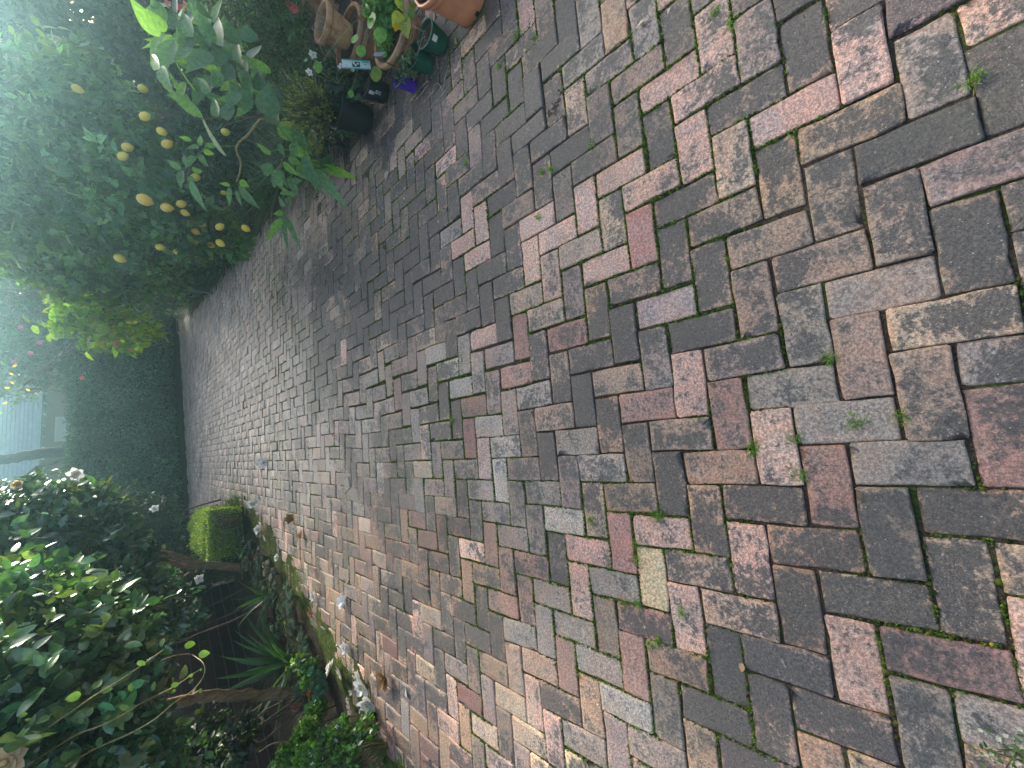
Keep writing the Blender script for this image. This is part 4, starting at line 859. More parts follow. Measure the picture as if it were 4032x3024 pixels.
for pts, lab in (([(2290, 385), (2318, 430), (2322, 490), (2300, 510), (2264, 532)], 'yellow dry grass stalk curving along the joints of the dark bricks'), ([(1958, 590), (1965, 540), (1980, 515), (1975, 545), (1966, 560)], 'pale looped dry stalk lying on the dark bricks'), ([(2350, 905), (2352, 865), (2362, 862), (2365, 880)], 'thin yellow rootlet in the mossy joint of the pink bricks')):
    mb = MB(); p = [ground_at(x, y, .006) for x, y in pts]; tube(mb, smooth_path(p, 16), .0014, 4, (.45, .36, .17)); mb.build('dry_stalk', M['bark'], None, label=lab, cat='stalk')

# grit, bits of bark and petal crumbs nobody could count
mb = MB(); n = 2600
x = rng.uniform(-2.3, 3.0, n); y = rng.uniform(.0, 7, n) ; keep = (rng.random(n) < np.clip(.25 + (x - .9) * .55, .12, 1)) | (np.abs(x - left_edge(y)) < .35)
x = x[keep]; y = y[keep]; n = len(x); a = rng.uniform(0, 6.28, n); sz = rng.uniform(.002, .0075, n) * (1 + 1.2 * (rng.random(n) < .05))
leaves(mb, np.stack([x, y, np.full(n, .0045)], 1), np.stack([np.cos(a), np.sin(a), rng.normal(.05, .15, n)], 1), np.stack([rng.normal(0, .3, n), rng.normal(0, .3, n), np.ones(n)], 1), sz * 1.5, sz * .38, tints(n, (.42, .37, .27), .4, .08), .1, .3)
mb.build('path_litter', M['petal'], None, label='dry crumbs, petal scraps and seed husks scattered on the bricks', kind='stuff')

# ------------------------------------------------------------------ moss
def moss_amount(x, y):
    a = vnoise(x + 20, y + 20, 1.6, 31) * .55 + vnoise(x + 20, y + 20, 5, 32) * .45
    b = .545 - .10 * np.exp(-((x + .15) ** 2 + (y - 1.9) ** 2) / 1.6) - .05 * np.exp(-((x + 1.1) ** 2 + (y - 1.7) ** 2) / 1.2) - .06 * np.exp(-((x - .75) ** 2 + (y - .55) ** 2) / .4) + .06 * (y < .35)
    return a - b
lum = MB(); tuft = MB(); P_l = []; P_t = []
for k, u, v, bx_, by_ in bricks:
    if by_ > 8.5: continue
    s = ((u, v, u + 2, v), (u, v, u, v + 1)) if k == 'H' else ((u, v, u + 1, v), (u, v, u, v + 2))
    for a0, b0_, a1, b1 in s:
        m = (26 if by_ < 3 else 12) * (2 if abs(a1 - a0) + abs(b1 - b0_) == 2 else 1); tt = rng.random(m)
        gx, gy = cell(a0 + (a1 - a0) * tt, b0_ + (b1 - b0_) * tt); am = moss_amount(gx, gy) + rng.normal(0, .035, m)
        q = am > .015; P_l += list(np.stack([gx[q], gy[q], am[q]], 1)); q = am > .085; P_t += list(np.stack([gx[q], gy[q], am[q]], 1)[::3])
P_l = np.array(P_l); P_t = np.array(P_t)
n = len(P_l); P_l[:, :2] += rng.normal(0, .0022, (n, 2))
oct_ = np.array([(1, 0, 0), (0, 1, 0), (-1, 0, 0), (0, -1, 0), (0, 0, 1.)]); of = np.array([(0, 1, 4), (1, 2, 4), (2, 3, 4), (3, 0, 4)])
def lumps(mb, P, r, hgt, colr, var=.35):
    n = len(P); a = rng.uniform(0, 1.5, n); rr = r * np.exp(rng.normal(0, .3, n)); hh = hgt * rng.uniform(.5, 1.2, n)
    V = np.zeros((n, 5, 3)); ca, sa = np.cos(a), np.sin(a)
    for i, o in enumerate(oct_):
        V[:, i, 0] = P[:, 0] + rr * (o[0] * ca - o[1] * sa); V[:, i, 1] = P[:, 1] + rr * (o[0] * sa + o[1] * ca); V[:, i, 2] = P[:, 2] + hh * o[2]
    c = np.repeat(tints(n, colr, var, .2), 5, 0); mb.add(V.reshape(-1, 3), (of[None] + (np.arange(n) * 5)[:, None, None]).reshape(-1, 3), c)
lumps(lum, np.stack([P_l[:, 0], P_l[:, 1], np.full(n, -.0085)], 1), .0052, .0105 + np.clip(P_l[:, 2], 0, .12) * .04, (.070, .092, .020))
lum.build('joint_moss', M['moss'], None, True, label='soft green moss cushions filling the joints between the bricks', kind='stuff')
n = len(P_t); i = np.repeat(np.arange(n), 7); m = len(i)
leaves(tuft, np.stack([P_t[i, 0], P_t[i, 1], np.full(m, -.002)], 1) + rng.normal(0, .003, (m, 3)) * [1, 1, 0], rdir(m, .9), rdir(m, .5), .011, .0011, tints(m, (.13, .25, .035), .3), .3, .2)
for (x, y) in [(2335, 565), (1778, 1655), (2580, 2035), (2605, 2030), (2500, 2200), (2505, 2145), (2460, 2375), (2590, 2520), (3372, 1665), (3550, 1640), (2965, 1750), (3128, 1728), (3150, 1870), (2967, 1783), (2685, 2410), (2510, 2380), (2820, 50), (3270, 1410), (2120, 855), (2330, 2050), (2560, 2540), (1640, 60), (2105, 150), (2030, 155), (1835, 640), (2135, 675), (2170, 670), (1965, 260), (2040, 130), (2880, 100), (3840, 310)]:
    g = ground_at(x, y); m = 60; a = rng.normal(0, .009, (m, 2))
    leaves(tuft, np.stack([g[0] + a[:, 0], g[1] + a[:, 1], np.full(m, -.002)], 1), rdir(m, 1.0), rdir(m, .5), .020, .0013, tints(m, (.14, .28, .04), .3), .3, .2)
tuft.build('joint_weeds', M['leaf'], None, label='tiny bright green weeds sprouting from the mossy joints', kind='stuff')
# moss carpet that creeps over the bricks along the left edge and in the shade by the pots
def carpet(name, label, x0_, x1_, y0_, y1_, f, step=.011, mosscol=(.062, .085, .016)):
    xs = np.arange(x0_, x1_, step); ys = np.arange(y0_, y1_, step); X, Y = np.meshgrid(xs, ys, indexing='ij'); Z = f(X, Y); ok = Z > -.006
    idx = -np.ones(X.shape, int); c4 = ok[:-1, :-1] | ok[1:, :-1] | ok[:-1, 1:] | ok[1:, 1:]
    use = np.zeros(X.shape, bool); use[:-1, :-1] |= c4; use[1:, :-1] |= c4; use[:-1, 1:] |= c4; use[1:, 1:] |= c4
    idx[use] = np.arange(use.sum()); V = np.stack([X[use] + rng.normal(0, .003, use.sum()), Y[use] + rng.normal(0, .003, use.sum()), Z[use] + rng.normal(0, .0016, use.sum())], 1)
    F = np.stack([idx[:-1, :-1][c4], idx[1:, :-1][c4], idx[1:, 1:][c4], idx[:-1, 1:][c4]], 1)
    t = tints(len(V), mosscol, .35, .15); dk = vnoise(V[:, 0] + 9, V[:, 1] + 9, 7, 40)[:, None]; t = t * (.45 + 1.1 * dk)
    mb = MB(); mb.add(V, F, t); mb.build(name, M['moss'] if 'moss' in name else M['mortar'], None, True, label=label, kind='stuff')
carpet('edge_moss', 'thick moss creeping over the outer bricks along the left bed', -2.7, -.6, 2.2, 9.2,
       lambda X, Y: np.where(1, (vnoise(X + 5, Y + 5, 5, 33) * .6 + vnoise(X + 5, Y + 5, 17, 34) * .4 - .30 - np.clip(np.abs(X - left_edge(Y) - .07) / .17, 0, 3) ** 2 * .30) * .022, 0), .013)
carpet('washed_soil', 'thin film of washed out soil over the bricks at the foot of the plant pots', 1.4, 3.4, .9, 4.4,
       lambda X, Y: (vnoise(X + 5, Y + 5, 5, 35) * .5 + vnoise(X + 5, Y + 5, 19, 36) * .5 - .72 + np.clip(X - right_edge(Y) + np.interp(Y, [1.0, 1.6, 2.6, 4.4], [1.25, 1.45, .75, .30]), -.5, .9) * .95) * .012, .012, (.075, .058, .044))
# ------------------------------------------------------------------ right side: pots
def pot(name, label, cx, cy, h, rb, rt, mat, colr, rim=None, soilc=(.05, .035, .022), sd=.03, tilt=None, z0=.0, group='plant pots on the right', cat='plant pot', n=32, bands=(), wall_=.006):
    t = thing(name, (cx, cy, z0), label, cat, group); rimh, rimw = rim or (.012, .003)
    pr = [(.001, z0), (rb * .96, z0), (rb, z0 + .004)]; r_at = lambda q: rb + (rt - rb) * q
    for q in np.linspace(.15, 1 - rimh / h, 5): pr.append((r_at(q), z0 + h * q))
    for q in bands: pr += [(r_at(q) + .0005, z0 + h * q - .006), (r_at(q) + .006, z0 + h * q), (r_at(q) + .0005, z0 + h * q + .006)]
    pr = [pr[0], pr[1], pr[2]] + sorted(pr[3:], key=lambda a: a[1])
    mb = MB(); lathe(mb, cx, cy, pr, n, colr, tilt=tilt); mb.build('body', M[mat], t)
    zt = z0 + h; rr = rt + rimw
    mb = MB(); lathe(mb, cx, cy, [(rt - .001, zt - rimh), (rr, zt - rimh + .001), (rr + .001, zt - rimh * .5), (rr, zt - .001), (rr - .002, zt), (rt - wall_, zt), (rt - wall_ - .001, zt - .004), (r_at((h - sd) / h) - wall_, zt - sd - .01)], n, colr, tilt=tilt); mb.build('rim', M[mat], t)
    if soilc is not None:
        mb = MB(); rs = r_at((h - sd) / h) - wall_ + .001; ring = [(rs, zt - sd), (rs * .7, zt - sd + .003), (rs * .35, zt - sd + .006), (.002, zt - sd + .004)]
        lathe(mb, cx, cy, ring, 20, soilc, tilt=tilt); mb.v[-1] += rng.normal(0, .0015, mb.v[-1].shape); mb.build('potting_soil', M['soil'], t)
    return t
GRN = (.012, .085, .045)
def rim_at(x, y, z): g = ground_at(x, y, z); return float(g[0]), float(g[1])
PW, PE, PB, PR = rim_at(1532, 118, .215), rim_at(1262, 84, .455), rim_at(1395, 60, .20), rim_at(1180, -30, .33)
pot('orange_pot', 'orange plastic pot with a black slot at its foot, largest of the near pots', 2.47, 1.60, .285, .125, .165, 'plastic', (.60, .225, .10), (.03, .008), None, .05, bands=(.80,))
o_ = pot('black_liner_pot', 'black plastic pot nested inside the orange pot', 2.47, 1.60, .20, .10, .145, 'plastic', (.014, .015, .016), (.012, .004), (.05, .035, .022), .03, z0=.10, cat='plant pot', group='black plastic pots')
q = np.array([2.47, 1.60, 0]); v_ = norm(np.array([-.70, -.25, 0])); mb = MB(); s_ = np.array([-v_[1], v_[0], 0]); pv = [q + v_ * .1265 + s_ * a + [0, 0, z] for a, z in ((-.012, .006), (.012, .006), (.012, .024), (-.012, .024))]; pv += [p + v_ * .0035 for p in pv]
mb.add(pv, [(4, 5, 6, 7), (0, 1, 5, 4), (1, 2, 6, 5), (2, 3, 7, 6), (3, 0, 4, 7)], (.01, .01, .01)); mb.build('drain_slot', M['plastic'], [o for o in COL.objects if o.name == 'orange_pot'][0], False)
pot('white_pot', 'white glazed pot cut off by the right edge of the picture', 2.60, 1.46, .10, .075, .10, 'paint', (.52, .53, .47), (.012, .003))
g1_ = pot('green_pot', 'dark green plastic pot with a white sticker, nearest of the two green pots', 2.435, 1.905, .135, .058, .082, 'plastic', GRN, (.010, .003), sd=.02)
pot('green_pot', 'dark green plastic pot of trailing round leaves behind the stickered green pot', 2.425, 2.075, .125, .056, .078, 'plastic', GRN, (.010, .003), sd=.018)
pot('purple_pot', 'small purple plastic pot of succulent seedlings', 2.405, 2.265, .125, .040, .056, 'plastic', (.075, .018, .30), (.008, .002), sd=.02)
k1 = pot('black_pot', 'black nursery pot with white printing and a price sticker', 2.63, 2.67, .165, .068, .088, 'plastic', (.010, .011, .012), (.012, .003), sd=.03, group='black plastic pots')
pot('black_pot', 'largest black nursery pot in deep shade beside the printed one', 2.60, 2.98, .26, .105, .135, 'plastic', (.008, .012, .013), (.014, .004), group='black plastic pots')
pot('black_pot', 'small black pot half hidden under big leaves at the far end of the row', 2.70, 3.42, .13, .07, .085, 'plastic', (.010, .013, .014), (.010, .003), group='black plastic pots')
TC = (.42, .19, .085)
pot('terracotta_bowl', 'wide terracotta bowl overgrown with weeds beside the green pots', *PW, .215, .125, .205, 'terra', (.44, .25, .12), (.035, .012), bands=(.55, .66), sd=.04, wall_=.014)
pot('terracotta_bowl', 'wide low terracotta bowl under the pot of dry roots', PE[0] + .02, PE[1] + .02, .26, .15, .21, 'terra', TC, (.04, .012), bands=(.7,), wall_=.014)
pot('terracotta_pot', 'terracotta pot of dry roots standing on top of the wide bowl', *PE, .20, .085, .125, 'terra', (.50, .26, .12), (.045, .009), (.10, .075, .05), .07, z0=.255, wall_=.010)
pot('terracotta_pot', 'red terracotta pot in shadow behind the overgrown bowl', *PB, .20, .12, .16, 'terra', (.30, .105, .05), (.035, .008), wall_=.010)
pot('terracotta_pot', 'terracotta pot cut off at the right edge behind the pot of dry roots', *PR, .33, .10, .15, 'terra', TC, (.04, .008), wall_=.010)
# dry roots in the empty pot
mb = MB()
for i in range(60):
    a = np.array([PE[0], PE[1], .39]) + rng.normal(0, .04, 3) * [1, 1, .2]; tube(mb, smooth_path([a, a + rng.normal(0, .03, 3) + [0, 0, .015], a + rng.normal(0, .05, 3) + [0, 0, .01]], 6), .0018, 4, np.array((.34, .27, .19)) * rng.uniform(.5, 1.2), False)
mb.build('dry_roots', M['bark'], None, label='tangle of dry grey roots inside the terracotta pot', kind='stuff')
# printed marks and stickers
def decal(parent, c, rad, az0, az1, z0, z1, colr, name, m=6, off=.0012):
    mb = MB(); th = np.linspace(az0, az1, m); V = []
    f = lambda z: rad[0] + (rad[1] - rad[0]) * z / rad[2]
    for z in (z0, z1):
        for a in th: V.append((c[0] + (f(z) + off) * math.cos(a), c[1] + (f(z) + off) * math.sin(a), z))
    mb.add(V, [(i, i + 1, m + i + 1, m + i) for i in range(m - 1)], colr); return mb.build(name, M['paper'], parent, False)
cA = (2.435, 1.905); decal(g1_, cA, (.058, .082, .135), math.radians(212), math.radians(236), .085, .118, (.72, .70, .60), 'sticker')
ck = (2.63, 2.67); R_ = (.068, .088, .165)
decal(k1, ck, R_, math.radians(196), math.radians(212), .118, .150, (.70, .68, .58), 'sticker')
for az0, az1, z0_, z1_ in ((205, 206.5, .124, .145), (201, 202.5, .124, .145)): decal(k1, ck, R_, math.radians(az0), math.radians(az1), z0_, z1_, (.3, .3, .26), 'sticker_print', off=.0018)
mb = MB()      # swirl printed in white, then two short strokes
def on_pot(a, z): r = R_[0] + (R_[1] - R_[0]) * z / R_[2] + .0016; return (ck[0] + r * math.cos(a), ck[1] + r * math.sin(a), z)
sw = [on_pot(math.radians(a), z) for a, z in ((200, .108), (203, .113), (209, .112), (212, .104), (209, .094), (213, .085), (220, .084), (224, .093), (221, .102), (216, .099), (214, .092))]
tube(mb, smooth_path(sw, 30), .0028, 5, (.62, .64, .64)); mb.build('printed_swirl', M['paper'], k1)
for z in (.066, .074):
    mb = MB(); tube(mb, [on_pot(math.radians(a), z) for a in (206, 212, 220, 228)], .0014, 4, (.60, .62, .62)); mb.build('printed_line', M['paper'], k1)
# plant tag with a picture, and its black stake
tg = thing('plant_tag', at(1395, 253, 2.52), 'printed plant tag with a white flower picture and teal border standing between the pots', 'plant tag')
A1, A2, A3, A4 = [np.array(at(*p, 2.5 + d)) for p, d in (((1345, 232), .02), ((1456, 240), -.02), ((1458, 272), -.02), ((1350, 268), .02))]
nrm_ = norm(np.cross(A2 - A1, A4 - A1)); 
if nrm_ @ (np.array([0, 0, H]) - A1) < 0: nrm_ = -nrm_
def quad_on(u0, u1, v0, v1, off, colr, name, parent=tg):
    P_ = [A1 + (A2 - A1) * u + (A4 - A1) * v + nrm_ * off for u, v in ((u0, v0), (u1, v0), (u1, v1), (u0, v1))]; P_ += [p - nrm_ * .0009 for p in P_]
    mb = MB(); mb.add(P_, [(0, 1, 2, 3), (7, 6, 5, 4), (0, 4, 5, 1), (1, 5, 6, 2), (2, 6, 7, 3), (3, 7, 4, 0)], colr); return mb.build(name, M['paper'], parent, False)
quad_on(0, 1, 0, 1, 0, (.55, .62, .58), 'card'); quad_on(.03, .97, .0, .12, .0013, (.06, .36, .33), 'teal_border'); quad_on(.03, .97, .9, 1.0, .0013, (.06, .36, .33), 'teal_border')
quad_on(.34, .62, .22, .8, .0013, (.035, .045, .03), 'picture_ground'); quad_on(.66, .92, .35, .85, .0013, (.62, .63, .60), 'picture_sky'); quad_on(.70, .96, .16, .30, .0013, (.08, .42, .38), 'teal_band'); quad_on(.76, .88, .45, .52, .0022, (.05, .3, .28), 'printed_line')
for u, v, r in ((.16, .4, .009), (.22, .65, .010), (.40, .4, .008), (.46, .62, .007), (.54, .45, .006), (.08, .55, .007)):
    c = A1 + (A2 - A1) * u + (A4 - A1) * v + nrm_ * .002; mb = MB(); bloom_geo(mb, c, nrm_, r * 1.25, (.70, .72, .60), 1, None); mb.build('printed_flower', M['paper'], tg)
mb = MB(); tube(mb, [A2 * .5 + A3 * .5, (A2 * .5 + A3 * .5) + np.array([.02, .02, -.20])], .003, 5, (.05, .2, .18)); mb.build('tag_stake', M['plastic'], tg)
mb = MB(); tube(mb, [at(1468, 220, 2.22), at(1556, 262, 2.16)], .0035, 6, (.008, .008, .008)); st_ = mb.build('black_stake', M['plastic'], None, label='thin black plastic stake leaning across the overgrown terracotta bowl', cat='stake')
mb = MB(); a, b_, c, d = at(1468, 218, 2.22), at(1482, 205, 2.22), at(1522, 203, 2.2), at(1500, 222, 2.2); P_ = [a, b_, c, d]; P_ += [p + np.array([0, .001, .001]) for p in P_]; mb.add(P_, [(0, 1, 2, 3), (7, 6, 5, 4), (0, 4, 5, 1), (1, 5, 6, 2), (2, 6, 7, 3), (3, 7, 4, 0)], (.30, .30, .32)); mb.build('grey_tag', M['paper'], None, False, label='blank grey plastic tag at the end of the black stake', cat='plant tag')

# plants growing in and around the pots
def little(name, label, blobs, n, L, W, colr, base=None, cat='plant', group=None, mat='leaf', stems=True, **kw):
    c0 = np.asarray(blobs[0][0], float); base = c0 * [1, 1, 0] if base is None else np.asarray(base, float)
    t = thing(name, base, label, cat, group); mb = MB(); T, ax = blob_cloud(mb, blobs, n, L, W, colr, **kw); mb.build('leaves', M[mat], t)
    if stems:
        mb = MB()
        for c, r in blobs:
            c = np.asarray(c, float); st = base + rng.normal(0, .015, 3) * [1, 1, 0]
            tube(mb, smooth_path([st, st + (c - st) * .6 + rng.normal(0, .01, 3), c], 7), np.linspace(.004, .0022, len(smooth_path([st, st + (c - st) * .6, c], 7))), 5, np.array(colr) * [1.6, 1.0, .9], False)
            for _ in range(4): q = c + rdir(1, .3)[0] * np.broadcast_to(r, 3) * .8; tube(mb, smooth_path([c, (c + q) / 2, q], 4), .0014, 4, np.array(colr) * [1.8, 1.1, .9], False)
        mb.build('stem', M['leaf'], t)
    return t
little('round_leaved_succulent', 'trailing plant with small round grey green leaves spilling from the rear green pot', [((2.37, 2.06, .155), .045), ((2.40, 2.13, .15), .04), ((2.335, 2.11, .12), .035), ((2.37, 2.20, .135), .03)], 330, .017, .0068, (.085, .16, .075), (2.425, 2.075, .10), var=.2, per=6, segs=3, shell=.3)
little('succulent_seedlings', 'tiny succulent seedlings inside the purple pot', [((2.405, 2.265, .118), (.036, .036, .01))], 90, .013, .005, (.11, .20, .09), (2.405, 2.265, .09), stems=False, var=.2, per=6, segs=3, shell=.1)
mb = MB()
for i in range(7): a = np.array([2.435, 1.905, .115]); tube(mb, smooth_path([a, a + rng.normal(0, .03, 3) + [0, 0, .03], a + rng.normal(0, .05, 3) + [0, 0, .035]], 6), .0014, 4, (.42, .30, .22), False)
mb.build('dead_seedling', M['bark'], None, label='thin dry stalks of a dead seedling in the stickered green pot', cat='dead plant')
little('mixed_weeds', 'mass of fresh green weeds growing in the terracotta bowl', [((PW[0] + .02, PW[1] + .01, .22), (.14, .10, .05)), ((PW[0] + .09, PW[1] - .03, .27), (.12, .10, .08)), ((PW[0] + .16, PW[1], .32), (.12, .1, .1))], 1700, .030, .0085, (.11, .24, .045), (*PW, .18), var=.3, per=7, segs=3, shell=.3)
def round_leaf(parent, c, r, colr, up=None):
    vw = norm(np.array([0, 0, H]) - np.asarray(c)); up = norm(vw * .6 + np.array([0, 0, .8]) + rng.normal(0, .2, 3)) if up is None else up
    a = norm(np.cross(up, [.2, .9, .1])); b_ = np.cross(up, a); m = 14; th = np.arange(m) * 2 * np.pi / m; rr = r * (1 + .05 * np.sin(th * 7))
    V = [np.asarray(c)] + [np.asarray(c) + .55 * q * (np.cos(t_) * a + np.sin(t_) * b_) + up * r * .05 for q, t_ in zip(rr, th)] + [np.asarray(c) + q * (np.cos(t_) * a + np.sin(t_) * b_) + up * r * (.10 + .06 * math.sin(3 * t_)) for q, t_ in zip(rr, th)]
    F = [(0, 1 + i, 1 + (i + 1) % m) for i in range(m)] + [(1 + i, 1 + m + i, 1 + m + (i + 1) % m, 1 + (i + 1) % m) for i in range(m)]
    mb = MB(); mb.add(V, F, colr); return mb.build('leaf', M['leaf'], parent)
nt_ = thing('nasturtium_plant', (2.95, 2.25, 0), 'nasturtium with round scalloped leaves and one yellow flower over the terracotta bowl', 'plant')
for x, y, r, Y in ((480, 148, 52, 2.18), (540, 250, 48, 2.15), (358, 280, 34, 2.3), (402, 365, 36, 2.3), (512, 530, 48, 2.42), (440, 30, 26, 2.4), (600, 60, 30, 2.1), (700, 20, 40, 2.0), (760, 95, 35, 1.95), (570, 100, 24, 2.2), (95, 480, 36, 2.6), (420, 85, 22, 2.4), (330, 670, 24, 2.7)):
    c = at(*tpx(x, y), Y); col_ = np.array((.14, .30, .045)) * rng.uniform(.8, 1.3)
    if (x, y) == (512, 530): col_ = np.array((.20, .30, .02))
    if y == 85: col_ = np.array((.13, .13, .06))
    round_leaf(nt_, c, r / 1.813 / FPX * (proj(c)[2]), col_)
    mb = MB(); b0 = np.array([2.98, 2.22, .15]); tube(mb, smooth_path([b0, (b0 + c) / 2 + [0, 0, .04], c], 8), .0018, 4, (.22, .28, .10), False); mb.build('stem', M['leaf'], nt_)
c = at(*tpx(655, 185), 2.05); mb = MB(); bloom_geo(mb, c, (-.5, -.6, .4), .030, (.80, .56, .03), 2, None); mb.build('flower', M['petal'], nt_)
ly = thing('pale_leaved_sprig', at(*tpx(690, 90), 2.0) * [1, 1, 0], 'pale yellow green lobed leaves above the yellow nasturtium flower', 'plant')
for bx_, by_, ex, ey in ((700, 100, 640, 130), (700, 100, 740, 180), (700, 100, 770, 40), (690, 80, 690, 10), (710, 120, 720, 230), (690, 60, 650, 0), (720, 60, 800, 20)):
    a, b_ = at(*tpx(bx_, by_), 2.0), at(*tpx(ex, ey), 1.97); L_ = np.linalg.norm(b_ - a); mb = MB(); leaves(mb, a, b_ - a, norm(np.array([0, 0, H]) - a) + [0, 0, .3], L_ * 1.1, L_ * .27, np.array((.34, .40, .06)) * rng.uniform(.8, 1.15), .2, .2, 4); mb.build('leaf', M['leaf'], ly)
# hellebore with pale flowers by the tag
hw = thing('pale_hellebore', at(1235, 235, 2.75) * [1, 1, 0], 'hellebore with three pale green and white flowers left of the plant tag', 'plant')
for x, y, r, colr, up in ((1232, 215, .030, (.55, .60, .42), (-.4, -.7, .6)), (1252, 265, .036, (.38, .48, .18), (-.2, -.6, .8)), (1218, 286, .024, (.78, .78, .70), (-.3, -.8, .2)), (1345, 262, .030, (.74, .76, .66), (0, -.5, .9)), (1392, 277, .020, (.66, .70, .48), (0, -.5, .9)), (1205, 238, .014, (.35, .50, .36), (0, -.5, .9))):
    c = at(x, y, 2.7); mb = MB(); bloom_geo(mb, c, up, r, colr, 1, (.5, .55, .2)); mb.build('flower', M['petal'], hw)
    mb = MB(); b0 = at(1330, 330, 2.8); tube(mb, smooth_path([b0, (b0 + c) / 2 + [0, 0, .02], c], 6), .0022, 4, (.2, .26, .10), False); mb.build('stem', M['leaf'], hw)
little('dark_leaved_plant', 'dark leafy plant filling the shade between the black pots and the tag', [(at(1370, 350, 2.85), .10), (at(1300, 330, 2.95), .12), (at(1330, 420, 3.0), .10), (at(1420, 300, 2.8), .06), (at(1350, 480, 3.1), .10)], 700, .05, .016, (.028, .06, .030), None, var=.35, per=6, segs=3, shell=.2)
# sprig-like shrub with olive tips
sp_ = thing('olive_tipped_shrub', at(1200, 440, 3.0) * [1, 1, 0], 'fine conifer-like shrub with olive yellow tips above the largest black pot', 'shrub')
SB = [(at(1190, 330, 2.95), .10), (at(1230, 400, 2.9), .12), (at(1180, 440, 2.95), .12), (at(1260, 470, 2.95), .10), (at(1170, 500, 3.0), .09), (at(1290, 430, 2.95), .07), (at(1140, 380, 3.0), .08), (at(1240, 340, 2.9), .07), (at(1230, 570, 3.1), .07), (at(1290, 360, 2.95), .06)]
mb = MB(); st = MB(); ctr = at(1290, 460, 3.1)
for c, r in SB:
    for k in range(26):
        tip = c + rdir(1, .4)[0] * r * rng.uniform(.6, 1.15); p = smooth_path([ctr + rng.normal(0, .03, 3), (ctr + tip) / 2 + rng.normal(0, .015, 3), tip], 6); tube(st, p, .0016, 4, (.10, .11, .05), False)
        ax_ = norm(tip - p[-3]); m = 22; tt = rng.random(m) * .07; q = tip - ax_ * tt[:, None]; D = norm(ax_ * .9 + rng.normal(0, .55, (m, 3)))
        colr = (.36, .37, .09) if rng.random() < .7 else (.14, .20, .06); leaves(mb, q, D, rdir(m, .6), .013, .0034, tints(m, colr, .3, .08), .1, .3)
mb.build('needle_sprays', M['leaf'], sp_); st.build('stem', M['leaf'], sp_)
little('dark_sprigged_shrub', 'dark feathery foliage hanging beside the largest black pot', [(at(1330, 420, 3.05), .09), (at(1350, 520, 3.2), .09), (at(1260, 560, 3.25), .09)], 1100, .035, .004, (.022, .040, .022), None, var=.3, per=10, shell=.2)
# fine-leaved shrub at the top right
little('fine_leaved_shrub', 'dense fine-leaved shrub with tiny white flowers behind the terracotta pots', [(at(960, 60, 3.2), .20), (at(1060, 60, 3.1), .20), (at(1050, 170, 3.15), .18), (at(960, 160, 3.4), .17), (at(1130, 130, 3.1), .14), (at(900, 40, 3.4), .18), (at(1150, 230, 3.15), .14), (at(1100, 10, 3.1), .2), (at(1040, 260, 3.4), .12), (at(1180, 190, 3.0), .10), (at(980, -60, 3.2), .25)], 11000, .030, .0065, (.065, .12, .035), None, cat='shrub', var=.45, per=9, segs=2, shell=.3, hue=.2)
for x, y, Y, r, lab in ((1160, 35, 2.9, .034, 'red flower hanging beside the terracotta pot of dry roots'), (1135, 18, 3.0, .022, 'small darker red bloom beside the larger red one'), (1415, 70, 2.5, .014, 'tiny red bud above the overgrown bowl'), (735, 22, 3.4, .028, 'coral pink flower highest behind the large leaves'), (712, 30, 3.4, .028, 'coral pink flower beside the highest one'), (700, 68, 3.4, .026, 'coral pink flower lowest of the three behind the large leaves'), (660, 15, 3.5, .024, 'small pink flower at the right border of the view'), (760, 165, 3.3, .012, 'tiny pink bud among the large leaves')):
    p = at(x, y, Y); flower('red_flower', lab, p, norm(np.array([0, 0, H]) - p), r, (.62, .07, .085) if y > 1 and x > 1000 else (.66, .16, .20), 'red and pink flowers on the right', 2, None)

# ---- large leaves (points measured on an enlarged view: 1.301 view units per photo pixel)
def lp(x, y, Y): return at(400 + x / 1.301, y / 1.301, Y)
def big_leaf(parent, bx_, by_, tx_, ty_, w, Y, colr=(.085, .185, .055), dY=0.0, curl=.15):
    a, b_ = lp(bx_, by_, Y), lp(tx_, ty_, Y + dY); b_ = b_ + (b_ - a) * .12; L_ = np.linalg.norm(b_ - a); W_ = w * 1.05 / 1.301 / FPX * proj(a)[2]
    mb = MB(); N_ = norm(norm(np.array([0, 0, H]) - a) * .75 + np.array([0, 0, .55]) + rng.normal(0, .22, 3)); leaves(mb, a, b_ - a, N_, L_, W_, np.array(colr) * rng.uniform(.8, 1.2), curl, .20, 8)
    # wavy margins
    v = mb.v[-1]; v += N_ * (np.sin(np.arange(len(v)) * 2.1) * W_ * .10)[:, None]
    mb.build('leaf', M['leaf'], parent)
def stem_px(parent, pts, r, colr=(.15, .20, .06), name='stem'):
    p = smooth_path([lp(*q) for q in pts], 24, .001); mb = MB(); tube(mb, p, np.linspace(r, r * .5, len(p)), 6, colr); mb.build(name, M['leaf'], parent)
BR = (.18, .34, .06); MD = (.11, .23, .095); DK = (.060, .135, .070)
p1 = thing('large_leaved_plant', lp(900, 520, 3.1) * [1, 1, 0], 'tall plant with very large pale green leaves arching over the pots at the right edge', 'plant')
